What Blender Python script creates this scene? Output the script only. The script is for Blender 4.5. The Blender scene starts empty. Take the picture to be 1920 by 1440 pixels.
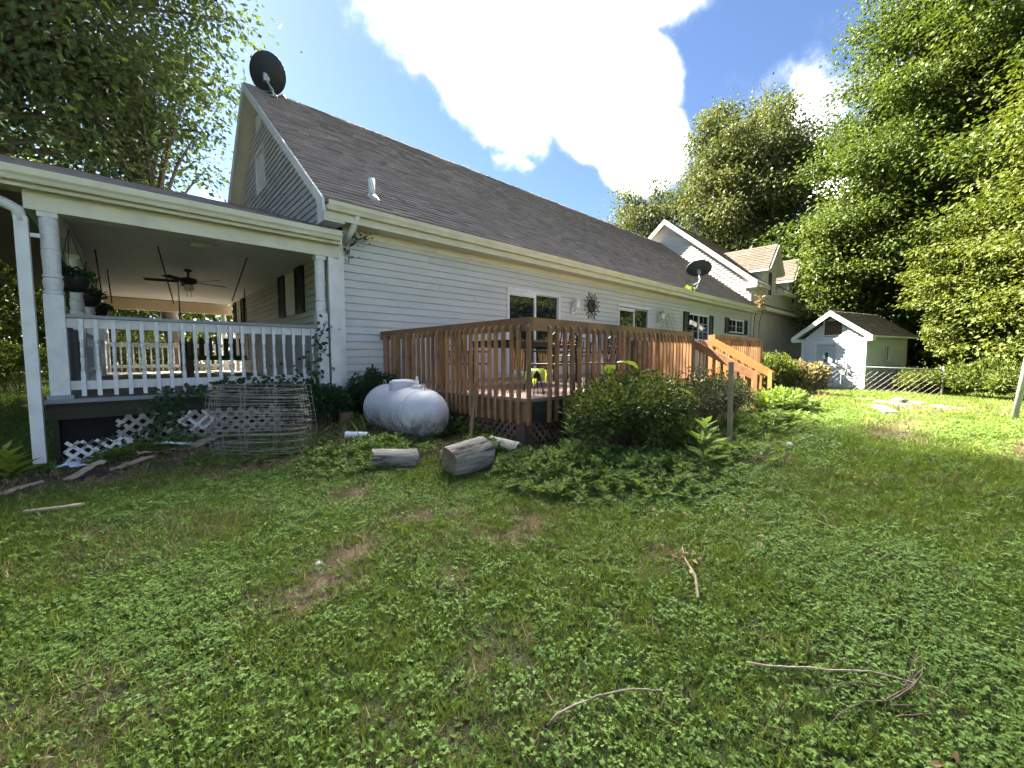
import bpy, math, random
import numpy as np
from mathutils import Vector, Matrix, Euler
rng = np.random.default_rng(7); random.seed(7)
sc = bpy.context.scene
COL = sc.collection
# ------------------------------------------------------------------ camera
cam_d = bpy.data.cameras.new('camera'); cam = bpy.data.objects.new('camera', cam_d); COL.objects.link(cam)
cam.location = (0, 0, 1.5)
cam.rotation_euler = (math.radians(90 - 3.914), 0, math.radians(47.2 - 90))
cam_d.sensor_fit = 'HORIZONTAL'; cam_d.sensor_width = 36; cam_d.lens = 36 * 760 / 1920
cam_d.clip_start = .05; cam_d.clip_end = 2000
sc.camera = cam
# ------------------------------------------------------------------ sky and sun
SUN_EL = math.radians(44); SUN_H = (-.25, .9682)
SUN = Vector((SUN_H[0] * math.cos(SUN_EL), SUN_H[1] * math.cos(SUN_EL), math.sin(SUN_EL)))
world = bpy.data.worlds.new('World'); sc.world = world; world.use_nodes = True
nt = world.node_tree; nt.nodes.clear()
def WN(t, **k):
    n = nt.nodes.new(t)
    for a, b in k.items(): setattr(n, a, b)
    return n
def WL(a, b): nt.links.new(a, b)
def wmath(op, a, b=None, c=None, clamp=False):
    n = WN('ShaderNodeMath', operation=op); n.use_clamp = clamp
    for i, v in enumerate((a, b, c)):
        if v is None: continue
        if isinstance(v, (int, float)): n.inputs[i].default_value = v
        else: WL(v, n.inputs[i])
    return n.outputs[0]
sky = WN('ShaderNodeTexSky', sky_type='NISHITA'); sky.sun_disc = False
sky.sun_elevation = SUN_EL; sky.sun_rotation = math.atan2(SUN_H[0], SUN_H[1])
sky.altitude = 300; sky.air_density = 1.0; sky.dust_density = .6; sky.ozone_density = 1.6
tc = WN('ShaderNodeTexCoord')
warp = WN('ShaderNodeTexNoise'); warp.inputs['Scale'].default_value = 3.2; warp.inputs['Detail'].default_value = 7; warp.inputs['Roughness'].default_value = .58
WL(tc.outputs['Generated'], warp.inputs['Vector'])
big = WN('ShaderNodeTexNoise'); big.inputs['Scale'].default_value = 1.25; big.inputs['Detail'].default_value = 6; big.inputs['Roughness'].default_value = .55
mp = WN('ShaderNodeMapping'); mp.inputs['Location'].default_value = (1.3, 4.2, 7.9); mp.inputs['Scale'].default_value = (1, 1, 2.2)
WL(tc.outputs['Generated'], mp.inputs['Vector']); WL(mp.outputs[0], big.inputs['Vector'])
_F0 = Vector((math.cos(math.radians(47.2)), math.sin(math.radians(47.2)), 0)); _R = Vector((_F0.y, -_F0.x, 0))
def skydir(right, up): return (_F0 + _R * right + Vector((0, 0, up))).normalized()
blobs = [((.05, 1.12), .37, 1.0), ((.14, .80), .19, 1.0), ((.24, .62), .14, 1.0), ((.31, .49), .10, .9), ((-.36, .95), .07, .3),
         ((.80, .76), .17, .07), ((.70, .62), .11, .16)]
field = None
for (r, u), rad, gain in blobs:
    d = skydir(r, u)
    vm = WN('ShaderNodeVectorMath', operation='DISTANCE'); WL(tc.outputs['Generated'], vm.inputs[0]); vm.inputs[1].default_value = d
    f = wmath('MULTIPLY', wmath('SUBTRACT', 1.0, wmath('DIVIDE', vm.outputs['Value'], rad)), gain)
    field = f if field is None else wmath('MAXIMUM', field, f)
gen = wmath('MULTIPLY', wmath('SUBTRACT', big.outputs['Fac'], .60), 2.2)
field = wmath('MAXIMUM', field, gen)
field = wmath('ADD', field, wmath('MULTIPLY', wmath('SUBTRACT', warp.outputs['Fac'], .5), 1.0))
mask = wmath('MULTIPLY', wmath('ADD', field, .05), 3.0, clamp=True)
mask = wmath('POWER', mask, 3.4)
mixc = WN('ShaderNodeMix', data_type='RGBA'); WL(mask, mixc.inputs['Factor'])
tint = WN('ShaderNodeMix', data_type='RGBA', blend_type='MULTIPLY'); tint.inputs['Factor'].default_value = 1
WL(sky.outputs[0], tint.inputs['A']); tint.inputs['B'].default_value = (.142, .155, .178, 1)
WL(tint.outputs['Result'], mixc.inputs['A']); mixc.inputs['B'].default_value = (36, 34.5, 31, 1)
bg = WN('ShaderNodeBackground'); bg.inputs['Strength'].default_value = .05
WL(mixc.outputs['Result'], bg.inputs['Color'])
wo = WN('ShaderNodeOutputWorld'); WL(bg.outputs[0], wo.inputs['Surface'])
sun_d = bpy.data.lights.new('sun', 'SUN'); sun_o = bpy.data.objects.new('sun', sun_d); COL.objects.link(sun_o)
sun_d.energy = 2.0; sun_d.angle = math.radians(.53); sun_d.color = (1, .91, .74)
sun_o.rotation_euler = SUN.to_track_quat('Z', 'Y').to_euler()
sc.view_settings.view_transform = 'Standard'; sc.view_settings.look = 'None'; sc.view_settings.gamma = 1
sc.view_settings.exposure = 4.9
sc.cycles.max_bounces = 5; sc.cycles.diffuse_bounces = 2; sc.cycles.glossy_bounces = 3; sc.cycles.transmission_bounces = 3
sc.cycles.transparent_max_bounces = 6
sc.cycles.use_denoising = True; sc.cycles.use_adaptive_sampling = True; sc.cycles.adaptive_threshold = .02
# ------------------------------------------------------------------ materials
def mat(name):
    m = bpy.data.materials.new(name); m.use_nodes = True
    t = m.node_tree; b = t.nodes['Principled BSDF']
    return m, t, b
class NT:
    def __init__(s, t): s.t = t
    def n(s, ty, **k):
        x = s.t.nodes.new(ty)
        for a, b in k.items(): setattr(x, a, b)
        return x
    def l(s, a, b): s.t.links.new(a, b)
    def noise(s, scale, detail=4, rough=.55, vec=None, dist=0):
        x = s.n('ShaderNodeTexNoise'); x.inputs['Scale'].default_value = scale; x.inputs['Detail'].default_value = detail
        x.inputs['Roughness'].default_value = rough; x.inputs['Distortion'].default_value = dist
        if vec is not None: s.l(vec, x.inputs['Vector'])
        return x.outputs['Fac']
    def ramp(s, fac, stops, interp='LINEAR'):
        x = s.n('ShaderNodeValToRGB'); x.color_ramp.interpolation = interp
        e = x.color_ramp.elements
        while len(e) > 1: e.remove(e[-1])
        e[0].position = stops[0][0]; e[0].color = (*stops[0][1], 1)
        for p, c in stops[1:]:
            q = e.new(p); q.color = (*c, 1)
        s.l(fac, x.inputs['Fac']); return x.outputs['Color']
    def mix(s, fac, a, b, mode='MIX'):
        x = s.n('ShaderNodeMix', data_type='RGBA', blend_type=mode)
        for k, v in (('Factor', fac), ('A', a), ('B', b)):
            if isinstance(v, (int, float)): x.inputs[k].default_value = v
            elif isinstance(v, tuple): x.inputs[k].default_value = (*v, 1)
            else: s.l(v, x.inputs[k])
        return x.outputs['Result']
    def m(s, op, a, b=None, clamp=False):
        x = s.n('ShaderNodeMath', operation=op); x.use_clamp = clamp
        for i, v in enumerate((a, b)):
            if v is None: continue
            if isinstance(v, (int, float)): x.inputs[i].default_value = v
            else: s.l(v, x.inputs[i])
        return x.outputs[0]
    def map(s, src, scale=(1, 1, 1), rot=(0, 0, 0)):
        x = s.n('ShaderNodeMapping'); x.inputs['Scale'].default_value = scale; x.inputs['Rotation'].default_value = rot
        s.l(src, x.inputs['Vector']); return x.outputs[0]
    def pos(s): return s.n('ShaderNodeNewGeometry').outputs['Position']
    def obj(s): return s.n('ShaderNodeTexCoord').outputs['Object']
    def rand(s): return s.n('ShaderNodeObjectInfo').outputs['Random']
    def bump(s, h, strength, dist, b):
        x = s.n('ShaderNodeBump'); x.inputs['Strength'].default_value = strength; x.inputs['Distance'].default_value = dist
        s.l(h, x.inputs['Height']); s.l(x.outputs[0], b.inputs['Normal'])
def plain(name, c, rough=.6, spec=.3, metal=0, var=.18, scale=6, bump=0, bscale=40):
    m, t, b = mat(name); N = NT(t)
    p = N.pos(); f = N.noise(scale, 5, .6, p)
    lo = tuple(x * (1 - var) for x in c); hi = tuple(min(1, x * (1 + var)) for x in c)
    N.l(N.ramp(f, [(.3, lo), (.7, hi)]), b.inputs['Base Color'])
    b.inputs['Roughness'].default_value = rough; b.inputs['Specular IOR Level'].default_value = spec; b.inputs['Metallic'].default_value = metal
    if bump: N.bump(N.noise(bscale, 4, .6, p), bump, .01, b)
    return m
def leaf_mat(name, dark, light, trans=.35, rough=.55, tc=None, spec=.14):
    m, t, b = mat(name); N = NT(t)
    a = N.n('ShaderNodeAttribute'); a.attribute_name = 'v'
    col = N.ramp(a.outputs['Fac'], [(0, dark), (1, light)])
    col = N.mix(.25, col, N.ramp(N.rand(), [(0, dark), (1, light)]))
    N.l(col, b.inputs['Base Color']); b.inputs['Roughness'].default_value = rough; b.inputs['Specular IOR Level'].default_value = spec
    tr = N.n('ShaderNodeBsdfTranslucent')
    tcol = N.mix(1.0, col, tc or (1.5, 1.45, .55), 'MULTIPLY'); N.l(tcol, tr.inputs['Color'])
    mx = N.n('ShaderNodeMixShader'); mx.inputs[0].default_value = trans
    out = t.nodes['Material Output']
    N.l(b.outputs[0], mx.inputs[1]); N.l(tr.outputs[0], mx.inputs[2]); N.l(mx.outputs[0], out.inputs['Surface'])
    return m
def wood(name, c1, c2, rough=.75, axis='z', grain=30, weather=None):
    m, t, b = mat(name); N = NT(t)
    sc_ = {'x': (.8, grain, grain), 'y': (grain, .8, grain), 'z': (grain, grain, .8)}[axis]
    v = N.map(N.pos(), sc_)
    g = N.noise(1.0, 5, .6, v, .6)
    col = N.ramp(g, [(.3, c1), (.7, c2)])
    r = N.rand(); col = N.mix(.55, col, N.ramp(r, [(0, tuple(x * .55 for x in c1)), (1, tuple(x * 1.25 for x in c2))]))
    if weather:
        w = N.noise(3.5, 6, .65, N.pos()); f = N.ramp(w, [(.48, (0, 0, 0)), (.68, (1, 1, 1))])
        col = N.mix(N.m('MULTIPLY', f, .7), col, weather)
    N.l(col, b.inputs['Base Color']); b.inputs['Roughness'].default_value = rough; b.inputs['Specular IOR Level'].default_value = .2
    N.bump(g, .35, .004, b)
    return m
def siding_mat(name, c, streak=(.30, .31, .29), green=None):
    m, t, b = mat(name); N = NT(t)
    p = N.pos()
    f = N.noise(1.1, 6, .62, N.map(p, (1, 1, 2.2)))
    col = N.ramp(f, [(.25, tuple(x * .86 for x in c)), (.55, c), (.8, tuple(min(.9, x * 1.07) for x in c))])
    fine = N.noise(9, 6, .7, N.map(p, (1, 1, 4)))
    col = N.mix(N.m('MULTIPLY', N.ramp(fine, [(.5, (0, 0, 0)), (.75, (1, 1, 1))]), .35), col, streak)
    col = N.mix(.10, col, N.ramp(N.rand(), [(0, tuple(x * .8 for x in c)), (1, tuple(min(.9, x * 1.1) for x in c))]))
    sep = N.n('ShaderNodeSeparateXYZ'); N.l(p, sep.inputs[0])       # soil splashed up on the lowest boards
    spl = N.m('MULTIPLY', N.m('SUBTRACT', 1.25, sep.outputs['Z']), 1.6, True)
    spl = N.m('MULTIPLY', spl, N.ramp(N.noise(5, 7, .7, N.map(p, (1, 1, .5))), [(.35, (0, 0, 0)), (.65, (1, 1, 1))]))
    col = N.mix(N.m('MULTIPLY', spl, .6), col, (.15, .15, .11))
    if green:   # mildew patch on the boards beside the second sliding door
        ctr, rad = green
        d = N.n('ShaderNodeVectorMath', operation='DISTANCE'); N.l(N.map(p, (1, 1, 1.4)), d.inputs[0]); d.inputs[1].default_value = (ctr[0], ctr[1], ctr[2] * 1.4)
        q = N.m('SUBTRACT', 1.0, N.m('DIVIDE', d.outputs['Value'], rad), True)
        spots = N.ramp(N.noise(7, 7, .7, p), [(.42, (0, 0, 0)), (.6, (1, 1, 1))])
        q = N.m('MULTIPLY', N.m('MULTIPLY', q, 1.6, True), spots)
        col = N.mix(N.m('MULTIPLY', q, .8), col, (.10, .105, .07))
    N.l(col, b.inputs['Base Color']); b.inputs['Roughness'].default_value = .5; b.inputs['Specular IOR Level'].default_value = .35
    N.bump(N.noise(30, 3, .5, N.map(p, (.3, .3, 4))), .12, .003, b)
    return m
def shingle_mat(name, c, var=.35):
    m, t, b = mat(name); N = NT(t)
    a = N.n('ShaderNodeAttribute'); a.attribute_name = 'v'
    col = N.ramp(a.outputs['Fac'], [(0, tuple(x * (1 - var) for x in c)), (1, tuple(x * (1 + var) for x in c))])
    p = N.pos()
    gr = N.noise(140, 3, .7, p)
    col = N.mix(.5, col, N.mix(1.0, col, N.ramp(gr, [(.3, (.5, .5, .5)), (.7, (1.5, 1.45, 1.4))]), 'MULTIPLY'))
    st = N.noise(.7, 5, .6, N.map(p, (1, .35, .35)))
    col = N.mix(.55, col, N.mix(1.0, col, N.ramp(st, [(.3, (.78, .78, .79)), (.7, (1.18, 1.16, 1.13))]), 'MULTIPLY'))
    N.l(col, b.inputs['Base Color']); b.inputs['Roughness'].default_value = .9; b.inputs['Specular IOR Level'].default_value = .15
    N.bump(gr, .5, .004, b)
    return m
def bark_mat(name, c1, c2, scale=9):
    m, t, b = mat(name); N = NT(t)
    v = N.map(N.obj(), (scale, scale, scale * .22)); g = N.noise(1, 6, .65, v, 1.2)
    N.l(N.ramp(g, [(.3, c1), (.5, c2), (.75, tuple(min(1, x * 1.4) for x in c2))]), b.inputs['Base Color'])
    b.inputs['Roughness'].default_value = .95; b.inputs['Specular IOR Level'].default_value = .1
    N.bump(g, .9, .03, b); return m
M = {}
M['siding'] = siding_mat('vinyl_siding', (.46, .46, .44), green=((13.5, 6.72, 2.62), .95))
M['siding_gable'] = siding_mat('vinyl_siding_gable', (.42, .41, .39))
M['siding_wing'] = siding_mat('vinyl_siding_wing', (.56, .55, .51))
M['siding_shed'] = siding_mat('vinyl_siding_shed', (.56, .58, .60))
M['white'] = plain('white_trim', (.56, .565, .55), .45, .35, var=.12, scale=4)
M['cream'] = plain('cream_aluminium', (.52, .50, .39), .4, .4, var=.12, scale=3)
M['soffit'] = plain('soffit_vinyl', (.48, .46, .38), .5, .3, var=.1, scale=3)
M['shingle'] = shingle_mat('asphalt_shingle', (.205, .172, .168))
M['shingle_tan'] = shingle_mat('tan_shingle', (.155, .130, .11), .2)
M['black'] = plain('black_shutter', (.012, .012, .014), .45, .4, var=.2)
M['deck_wood'] = wood('stained_deck_wood', (.225, .112, .05), (.36, .195, .095), .7, 'z', 26, weather=(.085, .062, .045))
M['deck_rail'] = wood('stained_rail_wood', (.215, .105, .046), (.34, .18, .086), .7, 'x', 24, weather=(.09, .07, .05))
M['deck_sunlit'] = wood('sunlit_stained_wood', (.42, .17, .05), (.52, .24, .085), .6, 'y', 24)  # orange copy of the rail stain, sunlight on the far handrail painted in
M['deck_board'] = wood('deck_floor_wood', (.22, .145, .115), (.34, .235, .19), .8, 'x', 22, weather=(.2, .18, .17))
M['lattice_brown'] = wood('weathered_lattice', (.10, .065, .04), (.17, .11, .07), .85, 'z', 20, weather=(.06, .06, .05))
M['dark_wood'] = wood('dark_joist_wood', (.022, .024, .016), (.05, .05, .035), .9, 'x', 14)  # near-black grained tone for joists, skirt, fan blades and swing
M['grey_wood'] = wood('grey_weathered_wood', (.17, .165, .15), (.30, .29, .27), .9, 'z', 24)
M['stake_wood'] = wood('stake_wood', (.20, .15, .09), (.33, .26, .17), .9, 'z', 24, weather=(.2, .19, .15))
M['rail_cap'] = wood('grey_painted_rail', (.16, .17, .19), (.23, .24, .27), .7, 'x', 10)
M['porch_ceiling'] = plain('porch_ceiling_vinyl', (.72, .70, .66), .55, .3, var=.06)
M['porch_floor'] = wood('porch_floor_wood', (.16, .145, .12), (.25, .22, .18), .7, 'y', 18)
M['bark'] = bark_mat('tree_bark', (.035, .028, .022), (.10, .085, .07))
M['bark_grey'] = bark_mat('grey_bark', (.06, .055, .05), (.20, .185, .165))
M['leaf_dark'] = leaf_mat('leaf_shade_tree', (.028, .048, .022), (.078, .118, .052), .32)
M['leaf_maple'] = leaf_mat('leaf_maple', (.034, .058, .014), (.090, .125, .032), .24)
M['leaf_yellow'] = leaf_mat('leaf_yellow_green', (.045, .068, .014), (.118, .145, .034), .26)
M['leaf_oak'] = leaf_mat('leaf_oak', (.040, .058, .024), (.115, .135, .060), .2)
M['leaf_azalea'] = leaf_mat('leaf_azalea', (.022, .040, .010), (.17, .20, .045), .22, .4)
M['leaf_privet'] = leaf_mat('leaf_dull_shrub', (.028, .038, .016), (.085, .095, .04), .2)
M['leaf_vine'] = leaf_mat('leaf_vine', (.018, .038, .018), (.052, .090, .036), .28)
M['leaf_weed'] = leaf_mat('leaf_weed', (.06, .10, .026), (.17, .24, .065), .32)
M['leaf_clover'] = leaf_mat('leaf_clover', (.052, .097, .021), (.150, .238, .055), .26, .6, None, .10)
M['leaf_grass'] = leaf_mat('leaf_grass', (.070, .107, .021), (.190, .246, .056), .28, .6, None, .10)
M['leaf_straw'] = leaf_mat('dry_straw', (.16, .115, .06), (.38, .30, .17), .2, .8, (1, 1, .9))
M['leaf_drybrush'] = leaf_mat('dry_brush', (.09, .075, .03), (.27, .22, .105), .2, .8, (1, 1, .8))
M['leaf_dead'] = leaf_mat('dead_leaf', (.15, .085, .04), (.42, .29, .17), .15, .8, (1, .9, .7))
def glass_mat():
    m, t, b = mat('dark_window_glass'); N = NT(t)
    b.inputs['Base Color'].default_value = (.012, .014, .016, 1); b.inputs['Roughness'].default_value = .03
    b.inputs['Specular IOR Level'].default_value = .75; b.inputs['IOR'].default_value = 1.6
    N.bump(N.noise(1.3, 2, .5, N.pos()), .05, .05, b); return m
M['glass'] = glass_mat()
def tank_mat():
    m, t, b = mat('tank_paint'); N = NT(t)
    p = N.obj(); base = N.ramp(N.noise(2.2, 6, .65, p), [(.3, (.36, .37, .40)), (.7, (.48, .49, .53))])
    sep = N.n('ShaderNodeSeparateXYZ'); N.l(p, sep.inputs[0])
    low = N.m('MULTIPLY', N.m('SUBTRACT', .12, sep.outputs['Z']), 4.5, True)          # grime has settled on the belly
    st = N.noise(3.2, 9, .74, N.map(p, (1.6, 1.6, .9)), .6)
    f = N.m('MULTIPLY', low, N.ramp(st, [(.40, (0, 0, 0)), (.56, (1, 1, 1))]))
    col = N.mix(N.m('MULTIPLY', f, .9), base, (.09, .075, .045))
    f2 = N.ramp(N.noise(26, 6, .7, p), [(.56, (0, 0, 0)), (.72, (1, 1, 1))])
    col = N.mix(N.m('MULTIPLY', f2, .25), col, (.22, .2, .17))
    N.l(col, b.inputs['Base Color']); b.inputs['Roughness'].default_value = .55; b.inputs['Specular IOR Level'].default_value = .35
    N.bump(N.noise(18, 4, .5, p), .1, .004, b); return m
M['tank'] = tank_mat()
M['metal_grey'] = plain('galvanised_metal', (.34, .35, .35), .45, .5, .5, .15, 8)
M['metal_rust'] = plain('rusty_bronze', (.055, .035, .028), .6, .4, .4, .4, 12)
M['dish_dark'] = plain('dark_grey_dish', (.028, .030, .033), .5, .35, var=.2)
M['dark_metal'] = plain('dark_metal', (.02, .019, .018), .45, .45, .3, .2)
M['wire'] = plain('pale_wire', (.24, .22, .19), .55, .4, .3, .3, 20)
M['plastic_white'] = plain('white_plastic', (.66, .66, .62), .5, .35, var=.12, scale=10)
M['plastic_beige'] = plain('stained_plastic', (.50, .46, .34), .55, .3, var=.25, scale=9)
M['resin_grey'] = plain('resin_taupe', (.30, .25, .22), .6, .3, var=.1)
M['resin_dark'] = plain('resin_dark', (.055, .045, .042), .6, .3, var=.1)
M['cardboard'] = plain('wet_cardboard', (.33, .245, .165), .9, .1, var=.3, scale=9, bump=.3)
M['bluewhite'] = plain('crumpled_paper', (.50, .54, .58), .8, .2, var=.2, scale=8)
M['stick'] = plain('bare_stick', (.25, .205, .15), .9, .1, var=.3, scale=20)
M['twig'] = plain('brown_twig', (.10, .075, .055), .9, .1, var=.3, scale=20)
M['stone'] = plain('pale_stone', (.42, .41, .38), .9, .15, var=.25, scale=12, bump=.4, bscale=25)
M['brick'] = plain('red_brick', (.28, .13, .09), .9, .1, var=.25, scale=14, bump=.4)
M['green_cloth'] = plain('green_cushion', (.02, .06, .025), .9, .1)
M['brown_board'] = plain('brown_panel', (.15, .085, .05), .8, .2, var=.1)
M['plywood'] = plain('dark_plywood', (.095, .062, .048), .85, .15, var=.12, scale=5)
M['beam_sunlit'] = plain('sunlit_beam_beige', (.60, .47, .33), .8, .2, var=.08)  # sunlight on the rear porch beam is put into this beige
M['foundation'] = plain('block_foundation', (.12, .10, .085), .95, .1, var=.3, scale=5)
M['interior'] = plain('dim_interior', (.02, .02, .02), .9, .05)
def bark_log():
    m, t, b = mat('log_bark'); N = NT(t)
    v = N.map(N.obj(), (3.0, 22, 22)); g = N.noise(1, 7, .7, v, 1.0)
    N.l(N.ramp(g, [(.38, (.025, .02, .015)), (.45, (.14, .12, .10)), (.7, (.33, .30, .26))]), b.inputs['Base Color'])
    b.inputs['Roughness'].default_value = .95; N.bump(g, 1.0, .03, b); return m
M['log_bark'] = bark_log()
def log_end():
    m, t, b = mat('log_end_grain'); N = NT(t)
    w = N.n('ShaderNodeTexWave', wave_type='RINGS', rings_direction='X'); w.inputs['Scale'].default_value = 9; w.inputs['Distortion'].default_value = 2.5
    w.inputs['Detail'].default_value = 3; N.l(N.obj(), w.inputs['Vector'])
    col = N.ramp(w.outputs['Fac'], [(0, (.10, .07, .045)), (1, (.19, .135, .085))])
    col = N.mix(.5, col, N.ramp(N.noise(14, 5, .7, N.obj()), [(.3, (.05, .04, .03)), (.7, (.2, .15, .1))]))
    N.l(col, b.inputs['Base Color']); b.inputs['Roughness'].default_value = .95; return m
M['log_end'] = log_end()
def peel_mat():
    m, t, b = mat('peeling_white_paint'); N = NT(t)
    p = N.pos(); g = N.noise(7, 8, .72, N.map(p, (1.2, 1.2, .7)), .8)
    col = N.ramp(g, [(.28, (.16, .15, .13)), (.335, (.46, .46, .45)), (.6, (.56, .56, .55))])
    N.l(col, b.inputs['Base Color']); b.inputs['Roughness'].default_value = .6; N.bump(g, .3, .01, b); return m
M['peel'] = peel_mat()
def lattice_white():
    m, t, b = mat('flaking_lattice_paint'); N = NT(t)
    g = N.noise(9, 7, .7, N.pos())
    N.l(N.ramp(g, [(.42, (.06, .05, .042)), (.52, (.60, .60, .58))]), b.inputs['Base Color']); b.inputs['Roughness'].default_value = .8; return m
M['lattice_white'] = lattice_white()
M['lattice_dim'] = plain('dirty_lattice', (.27, .24, .21), .9, .1, var=.5, scale=8)
# ------------------------------------------------------------------ geometry helpers
def link(o, parent=None):
    COL.objects.link(o)
    if parent is not None: o.parent = parent
    return o
def thing(name, label, cat, loc=(0, 0, 0), rz=0, group=None):
    o = bpy.data.objects.new(name, None); o.location = loc; o.rotation_euler = (0, 0, rz); o.empty_display_size = .1
    o['label'] = label; o['category'] = cat
    if group: o['group'] = group
    return link(o)
def tag(o, label=None, cat=None, group=None, kind=None):
    for k, v in (('label', label), ('category', cat), ('group', group), ('kind', kind)):
        if v: o[k] = v
    return o
class MB:
    def __init__(s, org=(0, 0, 0)): s.v = []; s.f = []; s.o = Vector(org); s.a = []
    def add(s, vs, fs, val=None):
        k = len(s.v); s.v += [tuple(Vector(p) - s.o) for p in vs]; s.f += [tuple(i + k for i in f) for f in fs]
        if val is not None: s.a += [val] * len(vs)
        return s
    def box(s, a, b, val=None):
        x0, y0, z0 = a; x1, y1, z1 = b
        if x0 > x1: x0, x1 = x1, x0
        if y0 > y1: y0, y1 = y1, y0
        if z0 > z1: z0, z1 = z1, z0
        return s.add([(x0, y0, z0), (x1, y0, z0), (x1, y1, z0), (x0, y1, z0), (x0, y0, z1), (x1, y0, z1), (x1, y1, z1), (x0, y1, z1)],
                     [(0, 3, 2, 1), (4, 5, 6, 7), (0, 1, 5, 4), (1, 2, 6, 5), (2, 3, 7, 6), (3, 0, 4, 7)], val)
    def obox(s, c, size, R=None, val=None):
        R = R or Matrix.Identity(3); c = Vector(c); h = [x / 2 for x in size]
        vs = [c + R @ Vector((sx * h[0], sy * h[1], sz * h[2])) for sz in (-1, 1) for sy in (-1, 1) for sx in (-1, 1)]
        return s.add(vs, [(0, 2, 3, 1), (4, 5, 7, 6), (0, 1, 5, 4), (1, 3, 7, 5), (3, 2, 6, 7), (2, 0, 4, 6)], val)
    def beam(s, p, q, w, h, up=(0, 0, 1)):
        p = Vector(p); q = Vector(q); d = (q - p); L = d.length; x = d.normalized(); y = Vector(up).cross(x)
        if y.length < 1e-4: y = Vector((1, 0, 0)).cross(x)
        y.normalize(); z = x.cross(y); R = Matrix((x, y, z)).transposed()
        return s.obox((p + q) / 2, (L, w, h), R)
    def tube(s, pts, r, n=8, cap=True):
        pts = [Vector(p) for p in pts]; rs = r if isinstance(r, (list, tuple)) else [r] * len(pts)
        k = len(pts); vs = []; u = None
        for i, p in enumerate(pts):
            t = (pts[min(i + 1, k - 1)] - pts[max(i - 1, 0)])
            t = t.normalized() if t.length > 1e-9 else Vector((0, 0, 1))
            if u is None:
                u = t.cross(Vector((0, 0, 1)) if abs(t.z) < .9 else Vector((1, 0, 0))).normalized()
            else:
                u = (u - t * u.dot(t)); u = u.normalized() if u.length > 1e-6 else t.orthogonal().normalized()
            w = t.cross(u)
            for j in range(n):
                a = 2 * math.pi * j / n; vs.append(p + (u * math.cos(a) + w * math.sin(a)) * rs[i])
        fs = [(i * n + j, i * n + (j + 1) % n, (i + 1) * n + (j + 1) % n, (i + 1) * n + j) for i in range(k - 1) for j in range(n)]
        if cap: fs += [tuple(range(n))[::-1], tuple((k - 1) * n + j for j in range(n))]
        return s.add(vs, fs)
    def lathe(s, prof, c=(0, 0, 0), n=16, R=None):
        R = R or Matrix.Identity(3); c = Vector(c); vs = []
        for (r, z) in prof:
            for j in range(n):
                a = 2 * math.pi * j / n; vs.append(c + R @ Vector((r * math.cos(a), r * math.sin(a), z)))
        k = len(prof)
        fs = [(i * n + j, i * n + (j + 1) % n, (i + 1) * n + (j + 1) % n, (i + 1) * n + j) for i in range(k - 1) for j in range(n)]
        if prof[0][0] > 1e-5: fs.append(tuple(range(n))[::-1])
        if prof[-1][0] > 1e-5: fs.append(tuple((k - 1) * n + j for j in range(n)))
        return s.add(vs, fs)
    def extrude(s, prof, axis, a, b):
        """prof: list of 2-D points in the plane perpendicular to axis ('x': (y,z); 'y': (x,z))"""
        n = len(prof)
        mk = (lambda t, p: (t, p[0], p[1])) if axis == 'x' else (lambda t, p: (p[0], t, p[1]))
        vs = [mk(a, p) for p in prof] + [mk(b, p) for p in prof]
        fs = [(i, (i + 1) % n, n + (i + 1) % n, n + i) for i in range(n)] + [tuple(range(n))[::-1], tuple(range(n, 2 * n))]
        return s.add(vs, fs)
    def mesh(s, name, m, smooth=False):
        me = bpy.data.meshes.new(name); me.from_pydata(s.v, [], s.f); me.materials.append(m)
        if s.a:
            at = me.attributes.new('v', 'FLOAT', 'POINT'); at.data.foreach_set('value', np.array(s.a, dtype=np.float32))
        if smooth: me.shade_smooth()
        me.validate(); me.update()
        import bmesh
        bm = bmesh.new(); bm.from_mesh(me); bmesh.ops.recalc_face_normals(bm, faces=bm.faces); bm.to_mesh(me); bm.free()
        return me
    def build(s, name, m, parent=None, smooth=False):
        me = s.mesh(name, m, smooth); o = bpy.data.objects.new(name, me); o.location = s.o if parent is None else (0, 0, 0)
        return link(o, parent)
def piece(name, me, parent, loc=(0, 0, 0), rot=(0, 0, 0), scale=(1, 1, 1)):
    o = bpy.data.objects.new(name, me); o.location = loc; o.rotation_euler = rot; o.scale = scale
    return link(o, parent)
def np_mesh(name, V, Fc, m, attr=None, smooth=False):
    """V (n,3) float, Fc (k,3) int"""
    me = bpy.data.meshes.new(name); n = len(V); k = len(Fc)
    me.vertices.add(n); me.vertices.foreach_set('co', np.ascontiguousarray(V, dtype=np.float32).ravel())
    w = Fc.shape[1]
    me.loops.add(k * w); me.loops.foreach_set('vertex_index', np.ascontiguousarray(Fc, dtype=np.int32).ravel())
    me.polygons.add(k); me.polygons.foreach_set('loop_start', np.arange(0, k * w, w, dtype=np.int32))
    try: me.polygons.foreach_set('loop_total', np.full(k, w, dtype=np.int32))
    except Exception: pass
    if attr is not None:
        for an, av in attr.items():
            at = me.attributes.new(an, 'FLOAT', 'POINT'); at.data.foreach_set('value', np.ascontiguousarray(av, dtype=np.float32))
    me.materials.append(m); me.update(calc_edges=True)
    if smooth: me.shade_smooth()
    return me
def unit(a): return a / np.maximum(np.linalg.norm(a, axis=1, keepdims=True), 1e-9)
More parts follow.
